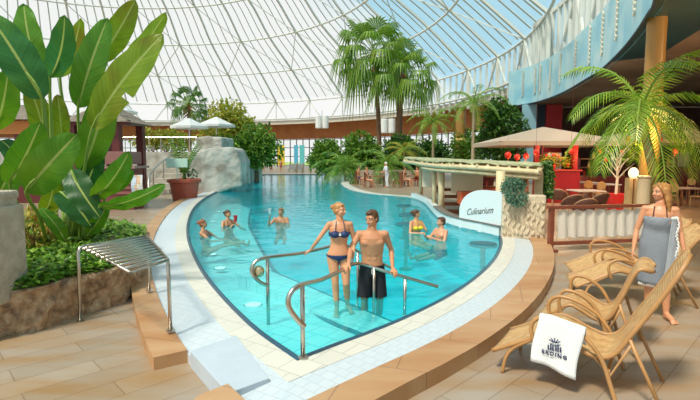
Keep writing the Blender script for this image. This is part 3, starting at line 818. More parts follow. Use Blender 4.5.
gr = thing('terrace_railing', 'thin steel railing with glass along the upper terrace edge', 'railing')
x0, x1 = D(100, 150, 31).x, D(196, 150, 31).x
for k in range(9): MB().tube([(x0 + (x1 - x0) * k / 8, 31.2, tz), (x0 + (x1 - x0) * k / 8, 31.2, tz + 1)], .03, 6).build('post', steel, gr)
for z in (.95,): MB().tube([(x0, 31.2, tz + z), (x1, 31.2, tz + z)], .035, 6).build('handrail', steel, gr)
MB().box(((x0 + x1) / 2, 31.2, tz + .5), (x1 - x0, .02, .75)).build('glass_panel', gm, gr)

# parasols (round, white)
par_w = M('parasol_white', (.86, .86, .84), .8, transl=.25)
def parasol(label, base, ztop, r, drop, group):
    o = thing('parasol', label, 'parasol', base, 0, group)
    h = ztop - base.z
    MB().tube([(0, 0, 0), (0, 0, h)], .05, 8).build('pole', steel, o)
    mb = MB(); n = 8; rows = []
    rim = [V((r * math.cos(2 * PI * (i + .5) / n), r * math.sin(2 * PI * (i + .5) / n), h - drop)) for i in range(n)]
    vs = [V((0, 0, h))] + rim + [v + V((0, 0, -.16)) for v in rim]
    mb.add(vs, [(0, 1 + i, 1 + (i + 1) % n) for i in range(n)] + [(1 + i, 1 + n + i, 1 + n + (i + 1) % n, 1 + (i + 1) % n) for i in range(n)])
    mb.build('canopy', par_w, o, solid=.02)
    mb = MB()
    for v in rim: mb.tube([(0, 0, h - .08), v + V((0, 0, -.05))], .018, 5)
    mb.build('ribs', steel, o)
    return o
b1 = D(190, 150, 34); b1.z = tz; b2 = D(217, 150, 36); b2.z = tz
parasol('white parasol on the terrace behind the red pot', b1, D(190, 118, 34).z, 1.3, .6, 'white terrace parasols')
parasol('white parasol on the terrace above the tall rock block', b2, D(215, 113, 33).z, 1.42, .62, 'white terrace parasols')
b3 = D(112, 150, 36); b3.z = tz
parasol('pale parasol half hidden behind the thatched hut', b3, D(112, 98, 36).z, 1.9, 1.0, 'white terrace parasols')

# thatched hut
hut = thing('thatched_hut', 'dark red timber hut with a thatched pyramid roof', 'hut', G(112, 205))
hy = hut.location.y; thm = M('thatch', (.32, .26, .2), .95, col2=(.2, .15, .11), nscale=7, bump=1, bscale=14)
zt = D(118, 108, hy).z; ze = D(118, 124, hy).z
hx0, hx1 = D(76, 120, hy).x - hut.location.x, D(142, 120, hy).x - hut.location.x
cxh = (hx0 + hx1) / 2
mb = MB(); hw = (hx1 - hx0) / 2
for (w0, w1, za, zb) in ((hw, hw * .62, ze, ze + (zt - ze) * .45), (hw * .68, .05, ze + (zt - ze) * .4, zt + .25)):
    b_ = [V((cxh + sx * w0, sy * w0, za)) for sx, sy in ((-1, -1), (1, -1), (1, 1), (-1, 1))]; t__ = [V((cxh + sx * w1, sy * w1, zb)) for sx, sy in ((-1, -1), (1, -1), (1, 1), (-1, 1))]
    mb.add(b_ + t__, [(0, 1, 5, 4), (1, 2, 6, 5), (2, 3, 7, 6), (3, 0, 4, 7), (4, 5, 6, 7), (3, 2, 1, 0)])
mb.build('roof', thm, hut)
for a in (86, 97, 108, 119, 128):
    x = D(a, 150, hy).x - hut.location.x
    MB().box((x, -.9 + (.3 if a % 2 else 0), (ze + .1) / 2), (.3, .3, ze + .1)).build('post', dark_wood, hut)
for sx in (-1, 1): MB().box((cxh + sx * hw * .5, 1.4, (ze + .1) / 2), (.3, .3, ze + .1)).build('post', dark_wood, hut)
MB().box((cxh, -1, ze - .02), (hw * 1.9, .2, .22)).build('beam', dark_wood, hut)
ctr = thing('bar_counter', 'dark red bar counter with brown ledge below the thatched hut', 'counter', G(118, 208) + V((0, -.2, 0)))
cy = ctr.location.y; X = lambda px: D(px, 180, cy).x - ctr.location.x
Z = lambda py: D(100, py, cy).z
MB().box(((X(96) + X(138)) / 2, 0, (Z(167)) / 2), (X(138) - X(96), .9, Z(167))).build('body', M('counter_panel', (.22, .06, .05), .5), ctr)
MB().box(((X(92) + X(137)) / 2, -.05, Z(158)), (X(137) - X(92), 1.1, .5)).build('upper_panel', M('counter_brown', (.30, .13, .11), .5), ctr, bevel=.02)
MB().box(((X(96) + X(144)) / 2, -.1, Z(167)), (X(144) - X(96), 1.3, .09)).build('ledge', M('counter_brown2', (.36, .2, .17), .5), ctr)
for k in range(5): MB().box(((X(104) + X(138)) / 2, -.47, Z(172 + k * 5)), (X(138) - X(104), .05, .1)).build('slat', M('counter_slat', (.34, .12, .1), .5), ctr)
for k, (px, cc) in enumerate(((134, (.6, .7, .8)), (137.5, (.85, .55, .35)), (140, (.8, .8, .75)))):
    p = D(px, 184, cy - .75); o = MB().grid([[p + V((-.1, .03 * math.sin(i), .35 - i * .1)), p + V((.1, .03 * math.cos(i), .35 - i * .1))] for i in range(9)]).build('hanging_towel', M('small_towel_%d' % k, cc, .9), solid=.03)
    tag(o, ('pale blue', 'salmon orange', 'off-white')[k] + ' towel hanging on the dark counter side', 'towel', 'towels on the counter side')
# second bar roof at far left
h2 = thing('bar_hut', 'brown roofed bar hut with orange band behind the big leaves', 'hut', G(0, 200))
hy2 = h2.location.y; X2 = lambda px: D(px, 150, hy2).x - h2.location.x; Z2 = lambda py: D(100, py, hy2).z
mb = MB(); xa, xb = X2(-60), X2(66); zc, zd = Z2(104), Z2(122)
mb.add([(xa, -1.6, zd), (xb, -1.6, zd), (xb, 2.5, zd), (xa, 2.5, zd), (xa, .4, zc), (xb - 1, .4, zc)], [(0, 1, 5, 4), (2, 3, 4, 5), (1, 2, 5), (3, 0, 4), (3, 2, 1, 0)]); mb.build('roof', thm, h2)
MB().box(((xa + xb) / 2, -1.2, Z2(129)), (xb - xa, .15, .6)).build('orange_band', M('orange_band', (.6, .22, .05), .6), h2)
for px in (-30, 5, 35, 60): MB().box((X2(px), -1.1, zd / 2), (.22, .22, zd)).build('post', dark_wood, h2)
MB().box(((xa + xb) / 2, -1.3, .6), (xb - xa, .5, 1.2)).build('counter', dark_wood, h2)

# big pot with young palm
pot = thing('potted_palm', 'large round terracotta pot with a young palm by the rock wall', 'potted plant', G(185, 200))
MB().lathe([(.52, 0), (.56, .02), (.68, .8), (.72, .86), (.8, .88), (.8, 1.02), (.72, 1.04), (.70, .92), (.0, .9)], 28, cap=False).build('pot', terracotta, pot, smooth=False, bevel=.01)
MB().lathe([(.0, .9), (.70, .92)], 24, cap=False).build('soil', MATS['soil'], pot)
def frond(mb_r, mb_l, root, dirv, L, droop, nl=18, lw=.03, ll=.35, vee=.5, seed=0):
    """pinnate frond: rachis + leaflets"""
    d = V(dirv).normalized(); pts = []; p = V(root); 
    for i in range(nl + 3):
        pts.append(p.copy()); p = p + d * L / (nl + 2); d = (d + V((0, 0, -droop / nl))).normalized()
    mb_r.tube(pts, [.03 * L / 2.4 * (1 - .85 * i / len(pts)) + .003 for i in range(len(pts))], 5)
    for i in range(2, len(pts) - 0):
        t = i / (len(pts) - 1); a = pts[i]; dd = (pts[min(i + 1, len(pts) - 1)] - pts[i - 1]).normalized()
        s_ = dd.cross(V((0, 0, 1)));
        if s_.length < .1: s_ = V((1, 0, 0))
        s_.normalize(); u = s_.cross(dd).normalized()
        ln = ll * (math.sin(PI * (.12 + .85 * t)) * .8 + .25)
        for sg in (-1, 1):
            q = (s_ * sg * .9 + dd * .75 + u * .15 - V((0, 0, vee * rnd(.6, 1.2)))).normalized()
            b0 = a; m_ = a + q * ln * .5 + V((0, 0, .04 * ln)); e_ = a + q * ln - V((0, 0, ln * .28))
            wv = dd * lw
            mb_l.add([b0 - wv * .4, b0 + wv * .4, m_ + wv, m_ - wv, e_], [(0, 1, 2, 3), (3, 2, 4)])
random.seed(21)
mr, ml = MB(), MB()
for k in range(8):
    a = k * 2.4; frond(mr, ml, (0, 0, 1.1), (math.cos(a) * .38, math.sin(a) * .2, 1.2), rnd(1.6, 2.3), .9, 14, .035, .32)
mr.tube([(0, 0, .9), (0, 0, 1.2)], .09, 8); mr.build('stalks', petm, pot); ml.build('leaves', leafmat('mid'), pot)
lf = MB(); 
for k in range(60): leafquad(lf, V((rnd(.1, .6), rnd(-.3, .3), rnd(1, 1.4))), rdir(.4), V((0, 0, 1)), .18, .1)
lf.build('underplanting', leafmat('dark'), pot)
p = D(177, 163, pot.location.y - .5); tag(MB().box(p, (1.0, .08, .42)).tube([p + V((0, 0, -.2)), V((p.x, p.y, .9))], .03, 6).build('plant_sign', M('pale_green_sign', (.55, .75, .62), .5), bevel=.02), 'blank pale green sign plate stuck beside the potted palm', 'sign')

# ---------------------------------------------------------------- trees and palms
def tree(label, base, height, blobs, nleaf, size, lm, cat='tree', name='leafy_tree', trunk=.18, group=None, seed=1):
    random.seed(seed); o = thing(name, label, cat, base, 0, group)
    mb = MB(); tot = sum(b[3] for b in blobs)
    for (bx, by, bz, r, fx) in [(b[0], b[1], b[2], b[3], b[4] if len(b) > 4 else 1) for b in blobs]:
        for k in range(int(nleaf * r / tot)):
            d = rdir(); rr = r * (random.random() ** .45); c = V((bx + d.x * rr * fx, by + d.y * rr, bz + d.z * rr * .85))
            c += V((noise.noise(c * .9), 0, noise.noise(c * .9 + V((9, 0, 0))))) * r * .35
            leafquad(mb, c, (d + rdir() * .9 + V((0, 0, -.2))).normalized(), rdir(.5), rnd(.7, 1.3) * size, size * .6)
    mb.build('foliage', leafmat(lm), o)
    mb = MB(); top = height * .55
    mb.tube([(0, 0, 0), (rnd(-.1, .1), 0, top * .5), (rnd(-.15, .15), 0, top)], [trunk, trunk * .8, trunk * .5], 8)
    for b in blobs: mb.tube([(0, 0, top * .55), V((b[0] * .6, b[1] * .6, (b[2] + top * .5) / 2)), (b[0], b[1], b[2])], [trunk * .5, trunk * .35, trunk * .12], 6)
    mb.build('trunk', bark, o, smooth=True)
    return o
def shrub_at(label, px0, px1, ytop, ybase, dist, lm, n=1500, size=.28, name='leafy_shrub', cat='shrub', seed=1, group=None, nb=6):
    random.seed(seed); a, b = D(px0, 150, dist), D(px1, 150, dist); zt = D(300, ytop, dist).z; zb = max(0, D(300, ybase, dist).z)
    w_ = b.x - a.x; cx = (a.x + b.x) / 2; r = min((zt - zb) * .36, w_ * .32); bl = []
    for i in range(nb):
        t = (i + .5) / nb; bx = -w_ / 2 + r + (w_ - 2 * r) * t
        bl.append((bx, rnd(-.5, .5) * r, zb + (zt - zb) * rnd(.3, .42), r)); 
        hh = 1 - abs(t - .5) * .7 * rnd(.4, 1.4)
        bl.append((bx * .85, rnd(-.5, .5) * r, zb + (zt - zb - r * .9) * hh, r * .95))
    return tree(label, (cx, dist, 0), zt, bl, n, size, lm, cat, name, .12 + (zt - zb) * .02, group, seed)
shrub_at('wide yellow-green tree with reddish tips behind the white parasols', 196, 262, 96, 155, 46, 'yellow', 3600, .42, 'leafy_tree', 'tree', 3)
shrub_at('rounded deep green tree at the pool end of the rock wall', 228, 284, 122, 168, 38, 'mid', 3600, .34, 'leafy_tree', 'tree', 4)
shrub_at('low green bush directly behind the tall rock block', 206, 240, 134, 152, 36, 'fresh', 1300, .3, seed=5)
shrub_at('green bush hanging over the far end of the pool', 306, 346, 136, 177, 45, 'mid', 3400, .36, seed=6)
shrub_at('dense bush left of the tallest palm trunk', 334, 388, 130, 177, 44, 'mid', 4600, .36, seed=7)
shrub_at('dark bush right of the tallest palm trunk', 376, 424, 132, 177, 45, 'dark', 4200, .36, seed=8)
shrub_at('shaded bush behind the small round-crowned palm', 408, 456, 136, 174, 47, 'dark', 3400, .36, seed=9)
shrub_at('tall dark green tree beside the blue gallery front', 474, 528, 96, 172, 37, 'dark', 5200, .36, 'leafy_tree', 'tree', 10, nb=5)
shrub_at('pale green bush under the slim feather palm', 446, 486, 126, 170, 42, 'mid', 2200, .3, seed=12)
shrub_at('green bush on the left terrace seen between the hut and the pot', 128, 200, 128, 150, 52, 'yellow', 1600, .4, seed=13)

def fan_leaf(mb_r, mb_l, root, d, L, r, nseg=15, droop=.4):
    d = V(d).normalized(); tip = V(root) + d * L + V((0, 0, -.12 * L)); mb_r.tube([root, (V(root) + tip) / 2 + V((0, 0, .05 * L)), tip], .035, 4)
    s_ = d.cross(V((0, 0, 1)));
    if s_.length < .1: s_ = V((1, 0, 0))
    s_.normalize(); u = s_.cross(d).normalized()
    for i in range(nseg):
        a = (i / (nseg - 1) - .5) * 2 * 2.0; q = (d * math.cos(a) + s_ * math.sin(a)).normalized(); n_ = q.cross(u).normalized()
        m_ = tip + q * r * .55; e_ = tip + q * r * .95 + V((0, 0, -droop * r * rnd(.7, 1.3)))
        wv = n_ * r * .06
        mb_l.add([tip, m_ + wv, m_ - wv, e_, m_ + u * .03], [(0, 1, 4), (0, 4, 2), (1, 3, 4), (4, 3, 2)])
def fan_palm(label, base, h, crown, n, seed, lean=0, tw=.28, lm='mid', group=None):
    random.seed(seed); o = thing('fan_palm', label, 'palm', base, 0, group)
    top = V((lean, 0, h)); pts = catmull([(0, 0, 0), (lean * .2, 0, h * .4), (lean * .6, 0, h * .75), top], 5)
    MB().tube(pts, [tw * (1 - .35 * i / (len(pts) - 1)) for i in range(len(pts))], 10).build('trunk', M('palm_trunk', (.30, .15, .08), .9, col2=(.2, .1, .06), nscale=3, bump=.8, bscale=5), o, smooth=True)
    mr = MB(); 
    for k in range(34):
        a = rnd(0, 2 * PI); z = rnd(-crown * .42, 0); mr.tube([top + V((0, 0, z)), top + V((math.cos(a) * .5, math.sin(a) * .5, z - .35))], .05, 4)
    mr.build('leaf_stubs', M('palm_fibre', (.36, .17, .07), .9), o)
    for k in range(n):
        a = k * 2.399; el = 1.15 - 1.9 * (k / n)   # from upright to hanging
        mr, ml = MB(), MB()
        fan_leaf(mr, ml, top, (math.cos(a) * math.cos(el), math.sin(a) * math.cos(el), math.sin(el)), crown * rnd(.52, .7), crown * rnd(.34, .42), 17, .2 + 1.5 * (k / n) ** 1.3)
        l = ml.build('leaf', leafmat(lm), o); mr.build('stalk', petm, l)
    return o
def tall(px, ycr, dist, **k):
    p = D(px, ycr, dist); return (p.x, dist, 0), p.z
b_, h_ = tall(380, 150, 50)[0], D(375, 52, 50).z
fan_palm('tallest fan palm with a full drooping crown in mid view', b_, h_, 4.9, 36, 31, lean=-.7, lm='mid')
fan_palm('shorter thick-trunked fan palm right of the tallest one', tall(398, 150, 48)[0], D(399, 72, 48).z, 4.1, 30, 32, lean=.3, tw=.4, lm='mid')
fan_palm('small fan palm on the terrace left of the yellow-green tree', (D(190, 150, 41).x, 41, tz), D(190, 104, 41).z - tz, 2.1, 22, 33, lm='dark', tw=.15)

def feather_palm(label, base, h, L, n, seed, lean=(0, 0), tw=.12, lm='fresh', name='feather_palm', nl=20, ll=.5, group=None, lw=.035, el0=1.2, el1=-.25, tmat=None, az=None):
    random.seed(seed); o = thing(name, label, 'palm', base, 0, group)
    top = V((lean[0], lean[1], h)); pts = catmull([(0, 0, 0), (lean[0] * .3, lean[1] * .3, h * .45), (lean[0] * .8, lean[1] * .8, h * .8), top], 4)
    MB().tube(pts, [tw * (1 - .4 * i / (len(pts) - 1)) for i in range(len(pts))], 10).build('trunk', tmat or M('ringed_trunk', (.46, .38, .24), .8, col2=(.36, .28, .18), nscale=5, bump=.5, bscale=8), o, smooth=True)
    for k in range(n):
        a = az[k] if az else k * 2.399 + rnd(-.2, .2); el = el0 + (el1 - el0) * (k / n) + rnd(-.08, .08)
        mr, ml = MB(), MB()
        frond(mr, ml, top, (math.cos(a) * math.cos(el), math.sin(a) * math.cos(el), math.sin(el)), L * rnd(.85, 1.1), 1.9, nl, lw, ll, .35)
        l = ml.build('frond', leafmat(lm), o); mr.build('rachis', petm, l)
    return o
feather_palm('small slender palm with a round crown behind the poolside bar', tall(433, 150, 40)[0], D(433, 122, 40).z, 3.1, 16, 41, lm='fresh', tw=.13)
feather_palm('slim pale-trunked feather palm left of the blue gallery front', tall(473, 150, 37)[0], D(473, 103, 37).z, 3.2, 17, 42, lm='fresh', tw=.16)

feather_palm('low arching feather palm left of the seated café guests', (D(345, 177, 39).x, 39, 0), 1.1, 3.4, 18, 43, lm='mid', tw=.12, nl=18, ll=.8, lw=.06)
feather_palm('low arching feather palm above the waiter by the café wall', (D(388, 177, 38.5).x, 38.5, 0), 1.3, 3.2, 18, 44, lm='mid', tw=.12, nl=18, ll=.8, lw=.06)
feather_palm('yellowish young feather palm between the two tall palm trunks', (D(404, 177, 42).x, 42, 0), 2.6, 2.6, 15, 45, lm='yellow', tw=.1, nl=16, ll=.6, lw=.05)
# ================================================================ POOL BAR
random.seed(50)
bar = thing('pool_bar_pergola', 'bamboo pergola with flat pole roof over the poolside bar', 'pergola', (0, 0, 0))
pg = [(G(421, 199, .1), .09), (G(434, 210, .1), .08), (G(441, 213, .1), .11), (G(499, 232, .1), .12), (G(537, 230, .1), .12), (G(470, 190, .1), .08)]
def roofz(px, y): return None
L0, L1 = D(404, 161, 21.5), D(441, 168, 15.5)
R0, R1 = D(543, 171, 11.6), D(540, 164.5, 17)
fr_ = [D(404, 161.5, 22), D(432, 165.5, 16.8), D(470, 167.5, 14), D(541, 172.5, 11.6)]   # front edge
bk_ = [D(406, 160, 24), D(455, 162.5, 21), D(500, 165.5, 17), D(546, 168.5, 14)]
fcv, bcv = catmull(fr_, 8), catmull(bk_, 8)
for (p, r), pz in zip(pg, (162, 166, 168, 171, 173, 164)):
    top = D(350 + FPX * p.x / p.y, pz, p.y).z
    MB().tube([(p.x, p.y, 0), (p.x, p.y, top)], r, 8).build('post', bamboo, bar, smooth=True)
MB().tube(fcv, .075, 8).build('front_pole', bamboo, bar, smooth=True)
MB().tube([p + V((0, .12, -.14)) for p in fcv[6:]], .06, 8).build('front_pole', bamboo, bar, smooth=True)
MB().tube(bcv, .07, 8).build('back_pole', bamboo, bar, smooth=True)
mb = MB()
for i in range(26):
    t_ = i / 25; k = min(int(t_ * (len(fcv) - 1)), len(fcv) - 1)
    mb.tube([fcv[k] + V((rnd(-.1, .1), -.1, .08)), bcv[k] + V((rnd(-.1, .1), .1, .08))], .045, 6)
mb.build('roof_poles', bamboo, bar)
mb = MB()
rows = [[a.lerp(b, j / 4) + V((0, 0, .13 + rnd(0, .05))) for j in range(5)] for a, b in zip(fcv, bcv)]
mb.grid(rows); mb.build('reed_mat', M('reed_mat', (.62, .58, .36), .9, col2=(.22, .28, .12), nscale=4, bump=.6, bscale=20), bar, solid=.04)
# rounded sign
sgb = thing('rounded_sign_board', 'white quarter-round board lettered Culinarium between bar wall and bamboo post', 'sign', (0, 0, 0))
s0, s1 = G(459, 225.5, .38), G(498, 235, .38); s0 = G(456, 228.5, .1); s1 = G(497.5, 238, .1)
ax = (s1 - s0).normalized(); s0 = s0 + V((-ax.y, ax.x, 0)) * .1; s1 = s1 + V((-ax.y, ax.x, 0)) * .1
Ls = (s1 - s0).length; Ht = 1.13
pr = [(0, .02), (Ls, .02), (Ls, Ht), (Ls * .62, Ht)] + [(Ls * .62 - Ls * .62 * math.sin(t_), Ht * .45 + Ht * .55 * math.cos(t_)) for t_ in [PI / 2 * i / 10 for i in range(1, 11)]]
mb = MB(); nn = V((-ax.y, ax.x, 0)); k = len(pr)
mb.v = [tuple(s0 + ax * x + V((0, 0, z))) for x, z in pr] + [tuple(s0 + ax * x + V((0, 0, z)) + nn * .07) for x, z in pr]
mb.f = [tuple(t__) for t__ in tessellate_polygon([[V((x, z, 0)) for x, z in pr]])]; mb.f += [tuple(i + k for i in f[::-1]) for f in mb.f]
mb.f += [(i, k + i, k + (i + 1) % k, (i + 1) % k) for i in range(k)]
mb.build('board', M('sign_white', (.72, .80, .82), .35), sgb)
def text(body, size, origin, xdir, up, mat, name, parent, shear=0, space=1.0, thick=.003, bold=0):
    cu = bpy.data.curves.new(name, 'FONT'); cu.body = body; cu.size = size; cu.shear = shear; cu.space_character = space; cu.extrude = thick; cu.align_x = 'CENTER'; cu.align_y = 'CENTER'; cu.offset = bold
    tmp = bpy.data.objects.new(name + '_t', cu); COL.objects.link(tmp)
    bpy.context.view_layer.update()
    me = bpy.data.meshes.new_from_object(tmp.evaluated_get(bpy.context.evaluated_depsgraph_get()))
    bpy.data.objects.remove(tmp); bpy.data.curves.remove(cu)
    o = bpy.data.objects.new(name, me); COL.objects.link(o); me.materials.clear(); me.materials.append(mat)
    xd = V(xdir).normalized(); u = V(up).normalized(); n_ = xd.cross(u)
    Mx = Matrix((xd, u, n_)).transposed().to_4x4(); Mx.translation = V(origin)
    me.transform(Mx); o.parent = parent
    return o
tx_ = (ax + V((0, 0, .16))).normalized()
text('Culinarium', .24, s0 + ax * Ls * .50 + V((0, 0, Ht * .50)) - nn * .006, tx_, V((0, 0, 1)) - tx_ * .16, M('ink_brown', (.10, .09, .07), .5), 'lettering', sgb, shear=.5, bold=-.001)
# carved wall panel
w0, w1 = G(501, 237, .15), G(545, 239, .15); axw = (w1 - w0).normalized()
wz = D(500, 197, w0.y).z
cw = thing('carved_stone_panel', 'cream carved stone wall block with wavy relief beside the sign board', 'wall panel')
W3 = (w1 - w0).length; cc = (w0 + w1) / 2 + V((-axw.y, axw.x, 0)) * .2; rzw = math.atan2(axw.y, axw.x)
cream = M('cream_stone', (.66, .56, .40), .8, col2=(.56, .46, .31), nscale=6, bump=.5, bscale=16)
MB().box((cc.x, cc.y, (wz + .1) / 2 + .03), (W3, .34, wz - .06), rzw).build('block', cream, cw, bevel=.03)
mb = MB(); nw = V((-axw.y, axw.x, 0))
for c_ in range(9):
    x = W3 * (c_ + .6) / 9.2
    mb.tube([w0 + axw * (x + .035 * math.sin(q * .9 + c_)) + nw * (.03 - .012 * math.sin(q * 1.7)) + V((0, 0, .06 + (wz - .3) * q / 16)) for q in range(17)], [.03 + .012 * math.sin(q * 1.9 + c_ * 2) for q in range(17)], 6)
mb.build('relief', cream, cw, smooth=True)
ivy = thing('trailing_plant', 'blue-green trailing plant spilling over the carved stone block', 'plant', tuple(w0 + axw * .27 + V((0, .15, wz + .02))))
mb = MB()
for k in range(900):
    c = V((rnd(-.26, .26), rnd(-.25, .12), rnd(-.3, .36) - .04)); 
    if c.z < -.02: c.y = -.30 + rnd(-.05, 0)
    if (c.x / .28) ** 2 + (c.z / .36) ** 2 > 1: continue
    leafquad(mb, c, (rdir() + V((0, 0, -.8))).normalized(), V((0, -1, 0)), .11, .03)
mb.build('foliage', M('blue_green_leaf', (.08, .2, .12), .5, cols=[(.03, .1, .06), (.08, .2, .12), (.16, .3, .17)], island=True, transl=.2), ivy)
MB().tube([(-.2, 0, 0), (0, 0, .05), (.2, 0, 0)], .03, 5).build('stem', bark, ivy)
iv2 = thing('climbing_plant', 'dark green climber hanging on the last bamboo post', 'plant', tuple(G(541, 230, .1) + V((.02, .1, 0))))
mb = MB()
for k in range(700):
    z = rnd(.9, 1.85); a = rnd(0, 2 * PI); r_ = rnd(.05, .16); leafquad(mb, V((math.cos(a) * r_ + .12, math.sin(a) * r_, z)), (rdir() + V((0, 0, -.6))).normalized(), V((0, -1, 0)), .12, .07)
mb.build('foliage', leafmat('dark'), iv2); MB().tube([(.1, 0, 0), (.1, 0, 1.7)], .02, 5).build('stem', bark, iv2)

# bar furniture behind the pergola
def boxthing(name, label, cat, px0, px1, pyt, pyb, dist, depth, mat, group=None, bevel=.015, z0=None):
    a, b = D(px0, 150, dist), D(px1, 150, dist); zt = D(300, pyt, dist).z; zb = D(300, pyb, dist).z if z0 is None else z0
    zb = max(zb, 0)
    o = MB().box(((a.x + b.x) / 2, dist + depth / 2, (zt + zb) / 2), (b.x - a.x, depth, zt - zb)).build(name, mat, bevel=bevel)
    return tag(o, label, cat, group)
bp_ = boxthing('fabric_screen', 'cream fabric screen hanging under the pergola roof behind the sign', 'screen', 452, 484, 172, 193, 16.5, .06, M('cream_panel', (.72, .62, .44), .8))
boxthing('fabric_screen', 'narrow white fabric screen hanging between the left bamboo posts', 'screen', 423, 432, 167, 187, 19, .05, M('cream_panel2', (.75, .68, .55), .8))
boxthing('bar_cabinet', 'orange-red bar cabinet behind the sign board', 'cabinet', 462, 484, 192, 205, 15.2, .6, M('orange_red', (.62, .12, .03), .4))
stw = thing('wooden_steps', 'brown wooden steps behind the pool bar beside the sign', 'steps', tuple(G(450, 212)))
for k in range(4):
    a, b = D(444, 200, 17 + k * .3), D(462 + k * 2, 200, 17 + k * .3)
    MB().box(((a.x + b.x) / 2 - stw.location.x, 17 + k * .42 - stw.location.y, .1 + k * .24), (b.x - a.x, .42, .1)).build('tread', brown_wood, stw, bevel=.01)
for sx in (0, 1):
    x = D(444 + sx * 20, 200, 17).x - stw.location.x
    MB().beam((x, 16.8 - stw.location.y, .03), (x, 18.5 - stw.location.y, .9), .06, .16).build('stringer', brown_wood, stw)
# back bar shelves with bottles
shf = thing('bar_shelf', 'red-brown back bar shelf unit with bottles under the pergola', 'shelf', (D(497, 190, 19).x, 19, 0))
MB().box((0, .25, .9), (2.4, .06, 1.8)).build('back_panel', M('redbrown', (.28, .05, .03), .5), shf)
for z in (.9, 1.3, 1.7): MB().box((0, .05, z), (2.4, .4, .05)).build('shelf_board', brown_wood, shf)
for sx in (-1.2, 1.2): MB().box((sx, .05, .9), (.06, .42, 1.8)).build('side_panel', brown_wood, shf)
MB().box((0, .05, .42), (2.4, .4, .84)).build('cupboard', M('redbrown2', (.45, .07, .03), .5), shf)
bcol = [((.6, .05, .03), 'red'), ((.7, .45, .1), 'amber'), ((.75, .72, .6), 'cream'), ((.1, .25, .1), 'green')]
bott = [None] * 4
for k in range(14):
    c_, nm_ = bcol[k % 4]; z = (.925, 1.325)[k % 2]; x = -1.1 + k * .165
    o = MB().lathe([(.04, 0), (.04, .17), (.015, .22), (.015, .29)], 10, (shf.location.x + x, 18.98, z)).build('bottle', M('bottle_' + nm_, c_, .2))
    tag(o, nm_ + ' bottle standing on the red-brown back bar shelves', 'bottle', nm_ + ' bottles on the back bar')

# ================================================================ DINING BARRIER
br0, br1 = G(548, 251), G(648, 247); zt = D(548, 206, br0.y).z
bar2 = thing('curtain_barrier', 'low brown wooden barrier frame laced with a gathered white curtain', 'barrier', tuple(br0))
L = (br1 - br0).length + .6; ab = (br1 - br0).normalized(); bar2.rotation_euler = (0, 0, math.atan2(ab.y, ab.x))
H = zt
redwood = M('barrier_wood', (.26, .07, .03), .4, col2=(.19, .05, .02), nscale=4)
for x in (0.05, L): MB().box((x, 0, H / 2), (.10, .10, H)).build('post', redwood, bar2, bevel=.008)
MB().box((L / 2, 0, H - .03), (L + .1, .12, .07)).build('top_rail', redwood, bar2, bevel=.008)
MB().box((L / 2, 0, .17), (L, .09, .08)).build('bottom_rail', redwood, bar2, bevel=.008)
for x in (0.05, L): MB().box((x, 0, .03), (.14, .4, .06)).build('foot', redwood, bar2, bevel=.01)
rows = []
for i in range(90):
    x = .2 + (L - .35) * i / 89; sc = abs(math.sin(i / 89 * PI * 9)) ; rows.append([V((x + .01 * math.sin(i * 1.7 + j), .02 * math.sin(i * .8 + j * .12) + .010 * math.sin(i * 2.9), .27 + .035 * (1 - sc) * (1 if j < 3 else 0) + (H - .36 - .05 * (1 - sc)) * j / 7)) for j in range(8)])
MB().grid(rows).build('curtain', M('white_curtain', (.80, .76, .66), .9, transl=.2), bar2, smooth=True)
mb = MB()
for k in range(10):
    x = .2 + (L - .35) * k / 9
    for z0, z1 in ((.2, .31), (H - .12, H - .06)): mb.tube([(x, 0, z0), (x, -.01, z1)], .008, 5)
mb.build('cord_ties', M('cord', (.5, .4, .25), .8), bar2)

